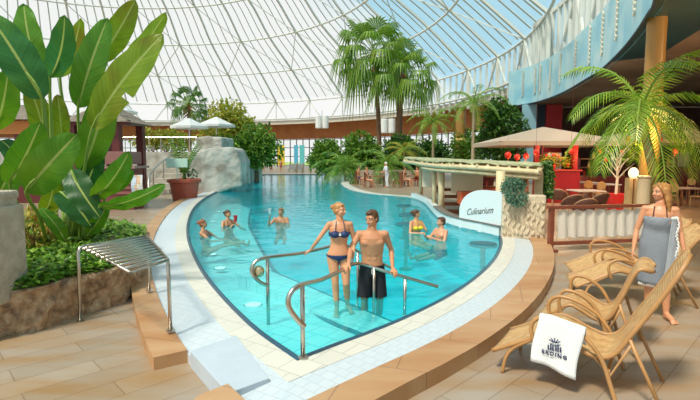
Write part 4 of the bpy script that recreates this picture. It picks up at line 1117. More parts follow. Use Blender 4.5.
# ================================================================ LOUNGERS
wick = M('tan_wicker', (.60, .34, .13), .5, cols=[(.45, .25, .09), (.58, .35, .14), (.66, .42, .19)], nscale=14, wave=34)
wickf = M('tan_frame', (.50, .27, .10), .4, col2=(.42, .22, .08), nscale=9)
def make_lounger(label, loc, ang, k=1.0, W_=.72, up=1.28):
    o = thing('sun_lounger', label, 'sun lounger', (loc.x, loc.y, 0), math.radians(ang), 'wicker sun loungers')
    prf = catmull([(0, 0, .2), (.24, 0, .33), (.47, 0, .455), (.6, 0, .44), (.78, 0, .37), (.92, 0, .345), (1.03, 0, .41), (1.14, 0, .60), (1.32, 0, .92), (1.5, 0, up)], 4)
    prf = [V((p.x * k, 0, p.z)) for p in prf]
    rows = []
    n = len(prf)
    for i, p in enumerate(prf):
        t_ = i / (n - 1); ins = .045 + (.16 * max(0, (t_ - .93) / .07) ** 2) + .03 * t_
        rows.append([V((p.x, ins + (W_ - 2 * ins) * j / 8, p.z - .012 * math.sin(PI * j / 8))) for j in range(9)])
    MB().grid(rows, uv=True).build('sling', wick, o, smooth=True, solid=.022)
    for y in (.03, W_ - .03):
        s = 1 if y < W_ / 2 else -1
        MB().tube([V((p.x, y + s * (.03 * i / n + (.14 * max(0, (i / (n - 1) - .93) / .07) ** 2)), p.z)) for i, p in enumerate(prf)], .021, 8).build('side_frame', wickf, o, smooth=True)
        yo = y - s * .05
        MB().tube(catmull([(.40 * k, yo, .36), (.36 * k, yo, .49), (.38 * k, yo, .58), (.46 * k, yo, .63), (.62 * k, yo, .61), (.8 * k, yo, .52), (.93 * k, yo, .36), (1.0 * k, yo - s * .01, .18), (1.06 * k, yo - s * .02, .0)], 5), .019, 8).build('armrest', wickf, o, smooth=True)
        MB().tube(catmull([(.10 * k, y, 0), (.13 * k, y, .16), (.2 * k, y, .27), (.34 * k, y, .37), (.42 * k, y, .42)], 4), .017, 8).build('leg', wickf, o, smooth=True)
        MB().tube([(1.12 * k, y + s * .02, .56), (1.24 * k, y + s * .02, .3), (1.38 * k, y + s * .01, 0)], .016, 8).build('leg', wickf, o, smooth=True)
        MB().tube([(.86 * k, y, .36), (1.0 * k, y + s * .02, .2), (1.15 * k, y + s * .02, .53)], .012, 6).build('hinge_bar', wickf, o, smooth=True)
    for x, z in ((.02, .2), (.98, .22), (.2, .27)): MB().tube([(x * k, .03, z), (x * k, W_ - .03, z)], .015, 8).build('cross_bar', wickf, o, smooth=True)
    return o
LA = -34; lo1 = V((1.36, 4.34, 0)); lo2 = V((2.06, 5.12, 0))
l1 = make_lounger('nearest wicker sun lounger with the white logo towel over its arm', lo1, LA)
make_lounger('wicker sun lounger directly behind the one with the towel', lo2, LA, k=.74, up=.90)
make_lounger('wicker sun lounger beside the standing woman, nearer of the upper pair', V((3.24, 6.55, 0)), -14, k=1.12, up=1.1)
make_lounger('farthest wicker sun lounger, next to the curtain barrier', V((3.60, 7.38, 0)), -14, k=1.12, up=1.1)
# towel on the arm
tw = thing('beach_towel', 'white towel with dark blue palm emblem draped over the nearest lounger', 'towel', (lo1.x, lo1.y, 0), math.radians(LA))
rows = []
for i in range(19):
    u = i / 18; x = .42 + .37 * u
    zt_ = .655 - .075 * max(0, u - .25) 
    row = []
    for j in range(17):
        v = j / 16
        if v < .16: q = v / .16; y = .05 - .0 - .075 * q; z = zt_ - .17 * (1 - q)
        elif v < .24: q = (v - .16) / .08; y = -.025 - .03 * q; z = zt_ + .012 * math.sin(q * PI)
        else:
            q = (v - .24) / .76; y = -.055 - .012 * math.sin(u * 9 + 1) * q - .03 * q; z = zt_ - q * (.42 + .03 * u)
        row.append(V((x + .012 * math.sin(v * 6) + (v - .3) * -.05, y, z)))
    rows.append(row)
tcl = M('white_towel', (.80, .83, .82), .95, bump=.25, bscale=160)
MB().grid(rows).build('cloth', tcl, tw, smooth=True, solid=.012)
ink = M('navy_ink', (.02, .03, .10), .8)
text('ERDING', .046, (.575, -.098, .34), (1, 0, -.08), (0, -.02, 1), ink, 'lettering', tw, space=1.35, bold=.0015, thick=.002)
mb = MB(); cxl = .575
for i, (dx, h_) in enumerate(((-.05, .045), (-.03, .06), (-.012, .05), (.012, .055), (.03, .062), (.05, .045))): mb.box((cxl + dx, -.098, .372 + h_ / 2), (.011, .004, h_))
for a in (-1.1, -.6, 0, .6, 1.1): mb.box((cxl + .5 * .06 * math.sin(a), -.098, .448 + .02 * math.cos(a)), (.008, .004, .042), mat=Matrix.Rotation(a, 3, 'Y'))
mb.build('emblem', ink, tw)

# ================================================================ RIGHT BACKGROUND
colm = M('yellow_column', (.46, .25, .06), .4, col2=(.38, .2, .05), nscale=1)
cpx = G(646, 216); cx, cyy = cpx.x, cpx.y
ztop = fz0 + .06
clm = thing('round_column', 'tall golden yellow round column carrying the gallery', 'column', (cx, cyy, 0))
MB().lathe([(.34, 0), (.34, .3), (.30, .34), (.30, ztop - .5), (.31, ztop)], 24).build('shaft', colm, clm, smooth=False)
MB().lathe([(.31, 3.42), (.42, 3.46), (.46, 3.6), (.42, 3.74), (.31, 3.78)], 24).build('light_ring', M('ring_lamp', (.8, .62, .2), .3, emit=.25), clm, smooth=True)
lamp('column_uplight', (cx - .5, cyy - .75, 2.7), 170, (1, .66, .25), .2)
yc2 = thing('round_column', 'distant yellow column behind the pergola, left of the slim palm', 'column', (D(460, 150, 42).x, 42, 0))
MB().lathe([(.5, 0), (.42, .3), (.42, 6.2), (.55, 6.5)], 18).build('shaft', colm, yc2)
MB().lathe([(.44, 3.6), (.52, 3.7), (.44, 3.8)], 18).build('light_ring', MATS['ring_lamp'], yc2)
# feather palm in front of the column
pb = G(657, 224); pl = feather_palm('large feather palm with arching fronds in front of the yellow column', (pb.x, pb.y, 0), D(642, 104, pb.y).z - .15, 2.85, 16, 61,
    lean=(D(642, 100, pb.y).x - pb.x, 0), tw=.17, lm='fresh', nl=28, ll=.80, lw=.03, el0=1.25, el1=-.5, tmat=M('fibrous_trunk', (.38, .2, .08), .9, col2=(.22, .11, .04), nscale=10, bump=1, bscale=8))
# light box and globe
lb = thing('lamp_pillar', 'wooden light pillar with a glowing white globe beside the column', 'lamp', (D(630, 200, 13.6).x, 13.6, 0)); lb.scale = (.72, 1, 1)
hb = D(624, 178, 13.6).z
MB().box((-.08, 0, hb / 2), (.16, .22, hb)).box((.16, 0, hb / 2), (.12, .22, hb)).build('pillar', light_wood, lb, bevel=.01)
MB().box((.05, .02, hb / 2), (.12, .1, hb * .96)).build('inset_panel', brown_wood, lb)
MB().ball((.08, 0, hb + .14), .165, 16, 12).build('globe', M('globe_lamp', (1, .82, .5), .3, emit=1.1), lb, smooth=True)
MB().lathe([(.1, 0), (.1, .03)], 12, (.08, 0, hb)).build('collar', steel, lb)
lamp('globe_light', (lb.location.x + .1, 13.2, hb + .2), 14, (1, .7, .35), .16)
cyl = thing('stone_bollard', 'beige cylindrical bollard right of the glowing globe lamp', 'bollard', (D(643, 200, 13.1).x, 13.1, 0))
hb2 = D(641, 177, 13.3).z
MB().lathe([(.17, 0), (.17, hb2 - .06), (.155, hb2 - .04), (.155, hb2)], 20).build('shaft', M('beige_bollard', (.62, .48, .28), .7), cyl)
MB().lathe([(.185, 0), (.185, .04)], 20, (0, 0, hb2)).build('cap', M('beige_cap', (.7, .56, .34), .6), cyl)

# red pot with small tree
rp_ = thing('potted_tree', 'small white-stemmed tree in a bright red round pot', 'potted plant', tuple(G(615, 211)))
MB().lathe([(.28, 0), (.3, .02), (.39, .62), (.40, .68), (.35, .68), (.33, .6), (0, .6)], 24, cap=False).build('pot', M('red_pot', (.66, .03, .03), .25), rp_)
mb = MB(); lfm = MB(); random.seed(71)
mb.tube([(0, 0, .55), (.03, 0, 1.3), (-.02, 0, 2.0)], [.06, .05, .035], 7)
for k in range(11):
    a = k * 2.4; z = 1.3 + .08 * k; e_ = V((math.cos(a) * .65, math.sin(a) * .5, z + .55)); mb.tube([(0, 0, z - .1), e_ * .5 + V((0, 0, z * .5)), e_], [.03, .02, .01], 5)
    for j in range(16): leafquad(lfm, e_ + rdir() * .2, rdir(-.3), rdir(.5), .13, .07)
mb.build('trunk', M('pale_bark', (.6, .5, .38), .8), rp_); lfm.build('foliage', leafmat('mid'), rp_)

# big square parasols over the restaurant
cnv = M('beige_canvas', (.56, .44, .33), .85, transl=.15)
def sq_parasol(label, px0, px1, pyb, pya, dist, dy):
    a, b = D(px0, pyb, dist - dy), D(px1, pyb, dist - dy); cx = (a.x + b.x) / 2; hw = (b.x - a.x) / 2; z = a.z; za = D(300, pya, dist).z
    o = thing('square_parasol', label, 'parasol', (cx, dist, 0), 0, 'beige square parasols')
    mb = MB(); vs = [V((-hw, -dy, z)), V((hw, -dy, z)), V((hw, dy, z)), V((-hw, dy, z)), V((0, 0, za))]
    vs += [v + V((0, 0, -.18)) for v in vs[:4]]
    mb.add(vs, [(0, 1, 4), (1, 2, 4), (2, 3, 4), (3, 0, 4), (0, 5, 6, 1), (1, 6, 7, 2), (2, 7, 8, 3), (3, 8, 5, 0)]); mb.build('canopy', cnv, o, solid=.015)
    MB().tube([(0, 0, 0), (0, 0, za)], .06, 8).build('pole', dark_wood, o)
    mb = MB()
    for v in vs[:4]: mb.tube([(0, 0, za - .05), v + V((0, 0, -.03))], .03, 5)
    mb.build('ribs', brown_wood, o); return o
sq_parasol('beige square parasol above the red bar counter, left of the big palm', 500, 628, 141, 127, 22, 2.2)
sq_parasol('beige square parasol behind the golden column and feather palm', 622, 750, 139, 126, 24, 2.2)
# red bar kiosk
ks = thing('red_bar_kiosk', 'red painted bar kiosk with red posts under the beige parasol', 'kiosk', (D(552, 190, 22).x, 22, 0))
xx = lambda px, d=22: D(px, 150, d).x - ks.location.x
zz = lambda py, d=22: D(300, py, d).z
MB().box(((xx(543) + xx(574)) / 2, -.2, zz(171) / 2), (xx(574) - xx(543), 1.0, zz(171))).build('counter', M('kiosk_red', (.42, .015, .02), .35), ks, bevel=.02)
MB().box(((xx(541) + xx(575)) / 2, -.2, zz(170)), (xx(575) - xx(541), 1.15, .07)).build('counter_top', M('kiosk_top', (.6, .08, .05), .3), ks)
for px in (534, 572): MB().box((xx(px), -.3, zz(140) / 2), (.2, .2, zz(140))).build('post', red_paint, ks)
MB().box(((xx(530) + xx(580)) / 2, -.3, zz(142)), (xx(580) - xx(530), .12, .28)).build('beam', red_paint, ks)
for px in (556,): MB().box((xx(px), .35, zz(162)), (.7, .5, .9)).build('coffee_machine', steel, ks, bevel=.04)
kp = thing('flowering_plant', 'yellow-green leafy plant with red blooms on the red kiosk counter', 'plant', (ks.location.x + xx(549), 21.6, zz(169)))
mb = MB(); random.seed(77)
for k in range(260): leafquad(mb, V((rnd(-.6, .9), rnd(-.2, .2), rnd(.1, .75) * (1 - abs(rnd(-.4, .4))))), rdir(.3), rdir(.5), .2, .07)
mb.build('foliage', leafmat('yellow'), kp)
for k in range(7): MB().ball((rnd(-.5, .7), -.2, rnd(.1, .7)), .06, 8, 6).build('bloom', M('bloom_red', (.75, .06, .03), .4), kp); MB().lathe([(.14, 0), (.2, .25)], 12).build('pot', M('red_pot2', (.6, .03, .03), .3), kp)
# lanterns
random.seed(80)
lan0 = None
for i, (px, py, dd) in enumerate([(508, 155, 20), (517, 157, 20), (526, 156, 20.2), (536, 152, 19.5), (571, 151, 19.5), (600, 150, 21), (622, 152, 22), (628, 139, 20), (660, 140, 21), (675, 151, 22), (663, 138, 23), (606, 160, 23)]):
    p = D(px, py, dd); sc = .72 * (1.15, 1, 1, .9, .9, 1, .8, .9, .9, 1, .7, .8)[i]
    place = ['leftmost under the left parasol', 'second from the left under the parasol', 'third from the left under the parasol', 'left of the kiosk plant', 'at the right end of the red kiosk', 'right of the kiosk behind the fronds', 'beside the little white-stemmed tree',
             'high beside the golden column', 'high right of the golden column', 'low at the far right of the restaurant', 'behind the column near the canopy', 'lowest behind the red-potted tree'][i]
    if lan0 is None:
        lan0 = o = thing('red_lantern', 'round red paper lantern, ' + place, 'lantern', p, 0, 'red lanterns hung in the restaurant')
        MB().ball((0, 0, 0), (.17, .17, .19), 14, 10).build('shade', M('lantern_red', (.70, .03, .015), .4, emit=.15), o, smooth=True)
        MB().lathe([(.07, .17), (.07, .21), (.02, .22)], 10).build('cap', dark_wood, o); MB().tube([(0, 0, .0), (0, 0, .9)], .008, 4).build('cord', dark_wood, o)
        MB().tube([(0, 0, -.18), (0, 0, -.34)], [.03, .015], 5).build('tassel', M('tassel', (.6, .1, .03), .6), o)
    else: o = again(lan0, p, 0, 'round red paper lantern, ' + place)
    o.scale = (sc,) * 3
    for ch in o.children:
        if ch.name.startswith('cord') and i in (3, 4, 8): ch.scale.z = 7.0
    if i in (2, 5, 9): lamp('lantern_light', p + V((0, -.4, -.3)), 45, (1, .45, .18), .2)
for x_, y_, z_ in ((16, 17, 3.4), (9.5, 21, 2.7), (13, 13, 5.9), (7.5, 4.5, 5.9)):
    lamp('unseen_warm_light', (x_, y_, z_), (160, 90, 320, 150)[int(x_ < 15) + int(z_ > 5) + int(x_ < 8)], (1, .62, .3), .4)  # warm lights without fixtures, the last added to brighten the loungers and woman

# dining chairs: dark rattan tub chairs
rat = M('dark_rattan', (.15, .06, .04), .45, col2=(.10, .04, .03), nscale=20, bump=.4, bscale=60)
ratf = M('rattan_rim', (.45, .25, .14), .4)
def tub_chair(label, loc, rz):
    o = thing('tub_chair', label, 'chair', loc, rz, 'dark rattan tub chairs')
    rows = []
    for i in range(17):
        a = PI * (-.12 + 1.24 * i / 16); hh = .48 + .34 * math.sin(max(0, min(PI, a))) ** .7
        rows.append([V((math.cos(a) * (.27 + .02 * j), math.sin(a) * (.25 + .03 * j), .40 + (hh - .40) * j / 4)) for j in range(5)])
    MB().grid(rows).build('backrest', rat, o, smooth=True, solid=.03)
    MB().tube([r[-1] for r in rows], .022, 8).build('rim', ratf, o, smooth=True)
    MB().lathe([(.0, .38), (.26, .38), (.28, .42), (.26, .46), (.0, .47)], 20, cap=False).build('seat', rat, o, smooth=True)
    for sx, sy in ((-1, -1), (1, -1), (-1, 1), (1, 1)): MB().tube([(sx * .19, sy * .18, .4), (sx * .23, sy * .23, 0)], .02, 7).build('leg', ratf, o)
    return o
c0 = tub_chair('dark rattan tub chair behind the left end of the curtain barrier', G(571, 218), PI)
for px, py, rz, lb_ in ((597, 215, PI + .3, 'dark rattan tub chair behind the barrier, left of the red pot'), (634, 221, 2.8, 'dark rattan tub chair at the foot of the beige bollard'),
        (558, 209, 2.6, 'dark rattan tub chair beside the climber-covered bamboo post'), (583, 224, PI, 'dark rattan tub chair pushed close against the middle of the barrier')):
    again(c0, G(px, py), rz, lb_)
# dining tables and light wooden chairs
def dining_table(label, loc, r=.45, mat=None):
    o = thing('dining_table', label, 'table', loc, 0, 'restaurant tables')
    MB().box((0, 0, .74), (r * 2, r * 2, .05)).build('tabletop', mat or light_wood, o, bevel=.01)
    for sx in (-1, 1):
        for sy in (-1, 1): MB().box((sx * r * .85, sy * r * .85, .36), (.06, .06, .72)).build('leg', brown_wood, o)
    return o
tpale = M('pale_tabletop', (.5, .42, .36), .4)
t1 = dining_table('pale square table between the rattan tub chairs near the barrier', G(585, 209), .55, tpale)
def wood_chair(label, loc, rz):
    o = thing('dining_chair', label, 'chair', loc, rz, 'light wooden round-backed chairs')
    MB().box((0, 0, .45), (.42, .42, .05)).build('seat', light_wood, o, bevel=.015)
    R = Matrix.Rotation(PI / 2 - .1, 3, 'X'); mb = MB()
    mb.lathe([(.0, -.015), (.2, -.02), (.2, .02), (.0, .015)], 18, cap=False); mb.v = [tuple(R @ V(v) + V((0, .22, .8))) for v in mb.v]
    mb.build('backrest', M('chair_cane', (.68, .46, .2), .5), o)
    for sx in (-1, 1):
        MB().tube([(sx * .17, .2, .43), (sx * .17, .22, .75)], .018, 6).build('back_post', light_wood, o)
        for sy in (-1, 1): MB().tube([(sx * .18, sy * .18, .45), (sx * .2, sy * .2, 0)], .02, 6).build('leg', light_wood, o)
    return o
k0 = wood_chair('light wooden chair with round back, left of the red pot', G(598, 203), PI)
t2 = again(t1, G(604, 199), 0, 'restaurant table left of the red pot, behind the tub chairs')
t3 = again(t1, G(684, 205), 0, 'restaurant table at the right edge beyond the woman')
t4 = again(t1, G(584, 196), 0, 'restaurant table in front of the red kiosk')
for px, py, rz, lb_ in ((604, 193, PI + .5, 'light wooden chair with round back, beyond the red pot'), (588, 201, PI - .5, 'light wooden chair with round back in front of the kiosk'),
        (671, 206, PI - .4, 'light wooden chair with round back, just right of the palm trunk'), (697, 207, PI + .6, 'light wooden chair with round back at the very right edge'), (676, 198, .2, 'light wooden chair facing the camera beyond the right table'),
        (692, 197, -.3, 'light wooden chair on the far side of the right table'), (580, 193, .3, 'light wooden chair facing the camera at the kiosk table')):
    again(k0, G(px, py), rz, lb_)
boxthing('serving_counter', 'dark serving counter with steel box behind the right tables', 'counter', 664, 712, 167, 188, 25, .8, dark_wood)
boxthing('steel_oven', 'pale steel kitchen box on the dark serving counter', 'oven', 679, 690, 152, 166.6, 25.1, .6, M('dull_steel', (.4, .33, .25), .4, .5))
for i, (px, cc) in enumerate(((668, (.5, .3, .1)), (673, (.6, .55, .4)), (694, (.35, .1, .05)))):
    p = D(px, 167, 25.3); p.z = D(300, 167, 25).z
    tag(MB().lathe([(.09, 0), (.1, .3), (.04, .42), (.04, .55)], 10, p).build('carafe', M('carafe%d' % i, cc, .3)), ('amber carafe at the left end of', 'cream carafe second from left on', 'dark red carafe right of the steel box on')[i] + ' the serving counter', 'carafe')
# hanging white lamps under the rim
for px, py, dd, lb_ in ((322, 122, 90, 'pair of white cylinder lamps hung above the far bushes, left one'), (388, 126, 80, 'white cylinder lamp hung behind the tallest palm trunk')):
    p = D(px, py, dd); o = thing('hanging_lamp', lb_, 'lamp', p, 0, 'white cylinder lamps under the dome rim')
    for sx in (-.65, .65): MB().lathe([(.55, -1.2), (.6, -1.1), (.6, 1.1), (.55, 1.2)], 14, (sx, 0, 0)).build('shade', white_paint, o)
    MB().tube([(0, 0, 1.1), (0, 0, 2.2)], .06, 5).build('rod', steel, o)
# sunken stools of the pool bar
st0 = None
for a, b, lb_ in ((404, 207, 'farthest of the three sunken stools in a row'), (408, 216.5, 'middle one of the three sunken stools in a row'), (406, 226, 'nearest of the three sunken stools left of the bathing couple'), (483, 246.5, 'sunken stool alone by the sign board wall')):
    p = G(a, b, .03)
    if not st0:
        st0 = thing('sunken_stool', lb_, 'stool', (p.x, p.y, -1.3), 0, 'round stools standing in the pool'); o = st0
        MB().lathe([(.0, 1.34), (.30, 1.34), (.34, 1.37), (.30, 1.41), (.0, 1.415)], 20, cap=False).build('seat', M('stool_dark', (.02, .12, .15), .5), o, smooth=True)
        MB().lathe([(.2, 0), (.2, .04), (.06, .06), (.06, 1.36)], 14).build('stem', steel, o)
    else: o = again(st0, (p.x, p.y, -1.3), 0, lb_)
# parapet and chairs of the pool-side café in the distance
struct(MB().box((D(400, 180, 37.2).x, 37.2, .55), (D(440, 180, 36).x - D(356, 180, 36).x, .3, 1.1)).build('wall_planting', M('low_wall', (.42, .33, .24), .8)))
ct = thing('cafe_table', 'small dark table between the seated woman and the waiter', 'table', tuple(G(377, 186.5)))
MB().box((0, 0, .74), (1.3, .8, .05)).build('tabletop', brown_wood, ct); 
for sx in (-.5, .5): MB().tube([(sx, 0, 0), (sx, 0, .72)], .05, 6).build('leg', dark_wood, ct)
def slat_chair(label, loc, rz):
    o = thing('slatted_chair', label, 'chair', loc, rz, 'red-brown slatted chairs by the far pool edge')
    MB().box((0, 0, .45), (.5, .48, .05)).build('seat', brown_wood, o)
    mb = MB(); 
    for k in range(5): mb.box((-.2 + .1 * k, .23, .75), (.05, .03, .55))
    mb.box((0, .23, 1.04), (.52, .04, .07)); mb.build('backrest', brown_wood, o)
    for sx in (-1, 1):
        for sy in (-1, 1): MB().box((sx * .22, sy * .21, .22), (.05, .05, .44)).build('leg', brown_wood, o)
    return o
sc0 = slat_chair('slatted chair under the seated woman, left of the waiter', G(368, 187.5), 1.3)
for px, py, rz, lb_ in ((397, 187.5, -1.4, 'slatted chair right behind the waiter'), (359, 185, 1.2, 'slatted chair at the left end of the café row'), (405, 186.5, 1.3, 'slatted chair left of the pair seated beyond the bar'), (419, 186, -1.2, 'slatted chair behind the leftmost bamboo post')):
    again(sc0, G(px, py), rz, lb_)
again(ct, G(411, 186), 0, 'small dark table of the pair seated beyond the bar')
# far pool-end loungers and ladder
mb0 = None
for i, px in enumerate((292, 300, 340, 349)):
    p = G(px, 171.5)
    lb_ = ('grey lounger at the far pool end, left of the pool ladder', 'grey lounger at the far pool end, nearest the ladder', 'grey lounger half under the far overhanging bush', 'grey lounger deepest under the far overhanging bush')[i]
    if not mb0:
        mb0 = o = thing('grey_lounger', lb_, 'sun lounger', p, 0, 'grey loungers at the far pool end')
        MB().box((0, 0, .4), (1.1, 1.8, .12)).build('mattress', M('grey_fabric', (.28, .26, .25), .8), o, bevel=.03)
        MB().box((0, 1.05, .75), (1.1, .15, .8), mat=Matrix.Rotation(-.4, 3, 'X')).build('backrest', MATS['grey_fabric'], o, bevel=.03)
        for sx in (-1, 1):
            for sy in (-1, 1): MB().box((sx * .45, sy * .8, .17), (.07, .07, .34)).build('leg', steel, o)
    else: again(mb0, p, 0, lb_)
ld = thing('pool_ladder', 'steel pool ladder with arched rails at the far end', 'ladder', tuple(G(306, 173, .1)))
for x in (-1.2, -.4, .6, 1.4): MB().tube(catmull([(x, -.8, -.6), (x, -.8, .9), (x, -.3, 1.3), (x, .5, 1.1), (x, .9, 0)], 4), .07, 6).build('rail', steel, ld)
for k in range(2): MB().box((-.8, -.8, -.2 - k * .3), (.8, .12, .05)).build('tread', steel, ld)
# far posters seen through the glass: coloured boards
for i, (px, w_, cc, nm_) in enumerate(((281, 7, (.9, .6, .05), 'yellow'), (296, 4, (.1, .5, .7), 'turquoise'), (302, 5, (.15, .6, .6), 'green-blue'))):
    p = D(px, 148, 97); o = MB().box((p.x, 97, 2.6), (w_ / FPX * 97, .15, 4.2)).build('display_board', M('board%d' % i, cc, .6)); tag(o, nm_ + ' upright display board in front of the far glass front', 'board')

# long back bar in the restaurant
bb = thing('back_bar', 'long dark back bar with shelves along the restaurant wall', 'shelf', (0, 0, 0))
xa_, xb_ = D(580, 160, 26.8).x, D(705, 160, 26.8).x
for z in (1.0, 1.5, 2.0): MB().box(((xa_ + xb_) / 2, 27.05, z), (xb_ - xa_, .5, .06)).build('shelf_board', brown_wood, bb)
MB().box(((xa_ + xb_) / 2, 26.95, .5), (xb_ - xa_, .7, .94)).build('cupboard', M('dark_red_cupboard', (.24, .03, .02), .5), bb)
for k in range(6): MB().box((xa_ + (xb_ - xa_) * k / 5, 27.05, 1.5), (.07, .5, 1.06)).build('upright', dark_wood, bb)
random.seed(91)
for k in range(26):
    c_, nm_ = bcol[random.randrange(4)]; z = (1.03, 1.53, 2.03)[k % 3]; x = xa_ + .3 + (xb_ - xa_ - .6) * (k + .3) / 26
    o = MB().lathe([(.07, 0), (.07, .2), (.03, .27), (.03, .36)], 8, (x, 27.0, z)).build('bottle', MATS['bottle_' + nm_]); tag(o, nm_ + ' bottle standing on the long back bar in the restaurant', 'bottle', nm_ + ' bottles on the restaurant back bar')
# ================================================================ PEOPLE
def lerp(a, b, t): return a + (b - a) * t
def capsules(mb, pts, rr):
    for i in range(len(pts) - 1): mb.capsule(pts[i], pts[i + 1], rr[i], rr[i + 1], 12)
def hand(mb, W, d, n, side, curl, k=1.0, spread=.12):
    """W wrist, d pointing direction, n palm normal, side: direction of the thumb side"""
    W, d, n = V(W), V(d).normalized(), V(n); n = (n - d * n.dot(d)).normalized(); s = V(side); s = (s - d * s.dot(d) - n * s.dot(n)).normalized()
    for j, (o_, L, r) in enumerate(((.030, .070, .0095), (.010, .078, .010), (-.010, .072, .0095), (-.029, .056, .0085))):
        b = W + d * .015 * k + s * o_ * .5 * k; kn = W + d * (.092 - abs(o_ - .01) * .2) * k + s * o_ * k
        mb.capsule(b, kn, .015 * k, .0125 * k, 8)
        q = (d + s * o_ * spread * 30 * .1).normalized(); p = kn
        for m_ in range(3):
            q = (q * math.cos(curl) + n * math.sin(curl)).normalized(); nn_ = (n * math.cos(curl) - d * 0 ).normalized()
            e_ = p + q * L * k * (.45, .3, .25)[m_]; mb.capsule(p, e_, r * k * (1 - .1 * m_), r * k * (.9 - .1 * m_), 8); p = e_
            ax_ = s; q = Matrix.Rotation(0, 3, ax_) @ q
    b = W + d * .03 * k + s * .018 * k; m_ = b + (d * .5 + s * .75 + n * .25).normalized() * .042 * k; e_ = m_ + (d * .85 + s * .25 + n * (.2 + curl * .5)).normalized() * .038 * k
    mb.capsule(b, m_, .016 * k, .0125 * k, 8); mb.capsule(m_, e_, .0115 * k, .009 * k, 8)

def human(name, label, root, yaw, J, female=False, sk=None, hair=None, hcol=None, vox=.008, clothes=(), look=(0, -1, 0), tilt=(0, 0, 1), k=1.0, lean=(0, 0), hands=(('relax', None), ('relax', None)), group=None, feet=True):
    o = thing(name, label, 'person', root, yaw, group)
    F = female
    rings = ([(.84, .10, .085), (.90, .168, .115), (.96, .168, .115), (1.03, .140, .098), (1.11, .118, .088), (1.20, .128, .095), (1.29, .145, .105), (1.37, .148, .098), (1.43, .12, .075), (1.47, .06, .055), (1.53, .046, .05)] if F else
             [(.84, .10, .09), (.90, .155, .11), (.97, .16, .112), (1.05, .150, .105), (1.13, .148, .10), (1.22, .162, .11), (1.31, .178, .122), (1.39, .178, .115), (1.45, .14, .085), (1.495, .07, .065), (1.55, .058, .058)])
    nz_ = 1.50
    def off_(z): t_ = max(0, min(1.3, (z - .95) / .55)); return V((lean[0] * t_, lean[1] * t_, 0))
    def ringpt(z, ex=0, n=28, fold=0):
        for i in range(len(rings) - 1):
            if rings[i][0] <= z <= rings[i + 1][0]: break
        t_ = (z - rings[i][0]) / (rings[i + 1][0] - rings[i][0]); a = lerp(rings[i][1], rings[i + 1][1], t_) + ex; b = lerp(rings[i][2], rings[i + 1][2], t_) + ex
        c = V((0, 0, z)) + off_(z)
        return [c + V((math.cos(2 * PI * j / n) * a, math.sin(2 * PI * j / n) * b * (1.0 if math.sin(2 * PI * j / n) < 0 else .92), 0)) for j in range(n)]
    mb = MB(); n = 28
    vs = []
    for z, a, b in rings: vs += ringpt(z)
    k0_ = len(mb.v); fs = []
    for i in range(len(rings) - 1):
        for j in range(n): fs.append((i * n + j, i * n + (j + 1) % n, (i + 1) * n + (j + 1) % n, (i + 1) * n + j))
    fs.append(tuple(range(n))[::-1]); fs.append(tuple((len(rings) - 1) * n + j for j in range(n)))
    mb.add(vs, fs)
    so_ = off_(1.43)
    sw = .150 if F else .182
    Jd = dict(sR=V((-sw, 0, 1.425 if F else 1.44)) + so_, sL=V((sw, 0, 1.425 if F else 1.44)) + so_, hR=V((-.088, 0, .89)), hL=V((.088, 0, .89)),
              eR=V((-.22, .02, 1.14)), eL=V((.22, .02, 1.14)), wR=V((-.24, -.05, .88)), wL=V((.24, -.05, .88)),
              kR=V((-.095, -.02, .49)), kL=V((.095, -.02, .49)), aR=V((-.095, .03, .085)), aL=V((.095, .03, .085)), tR=V((-.12, -.15, .03)), tL=V((.12, -.15, .03)))
    Jd.update({a: V(b) for a, b in J.items()}); J = Jd
    ar = .85 if F else 1
    ctr = V((0, 0, 1.42)) + so_
    for s in 'RL':
        sh, el, wr = J['s' + s], J['e' + s], J['w' + s]
        capsules(mb, [ctr * .6 + sh * .4, sh], [.058 * ar, .054 * ar])
        capsules(mb, [ctr + V((0, 0, .06)), sh + V((0, 0, .005))], [.035, .035 * ar])
        m1_, m2_ = sh.lerp(el, .45), el.lerp(wr, .3)
        capsules(mb, [sh, m1_, el, m2_, wr], [.050 * ar, .045 * ar, .036 * ar, .037 * ar, .024 * ar])
        hp, kn, an, to = J['h' + s], J['k' + s], J['a' + s], J['t' + s]
        capsules(mb, [hp, hp.lerp(kn, .4), kn, kn.lerp(an, .3) + V((0, .012, 0)), an], [.088, .077, .052, .053, .033])
        heel = an + V((0, .015, -.045)) if (an - kn).normalized().z < -.5 else an
        fd = (to - an); fd = fd.normalized()
        capsules(mb, [heel, an + (to - an) * .5 + V((0, 0, .0)), to], [.034, .036, .026])
        capsules(mb, [an, an + (to - an) * .5], [.032, .03])
        if feet:
            sd = fd.cross(V((0, 0, 1))); sd = sd.normalized() if sd.length > .1 else V((1, 0, 0))
            for q in range(5): mb.capsule(to + sd * (q - 2) * .015, to + sd * (q - 2) * .017 + fd * (.045 - .005 * q if s == 'R' else .025 + .005 * q) - V((0, 0, .006)), .013, .009, 7)
    for s, (mode, dv), sx in (('R', hands[0], -1), ('L', hands[1], 1)):
        wr, el = J['w' + s], J['e' + s]; d_ = V(dv) if dv else (wr - el)
        if mode == 'grip': hand(mb, wr, d_, (0, 0, -1), (0, -1, 0) if abs(d_.normalized().x) > .6 else (-sx, 0, 0), .75, ar * 1.0)
        elif mode == 'cup': hand(mb, wr, d_, (-sx, -.2, 0), (0, 0, 1), .6, ar)
        else: hand(mb, wr, d_, (-sx, 0.1, 0), (0, -1, 0), .22, ar)
    # head
    f = V(look).normalized(); u = V(tilt); u = (u - f * u.dot(f)).normalized(); r = f.cross(u)
    hk = .95 if F else 1.0
    nb = V((0, .005, 1.49)) + off_(1.5); C = nb + V((0, -.012, .165 * hk)) 
    R = Matrix((r, f, u)).transposed()
    def HP(a, b, c): return C + (r * a + f * b + u * c) * hk
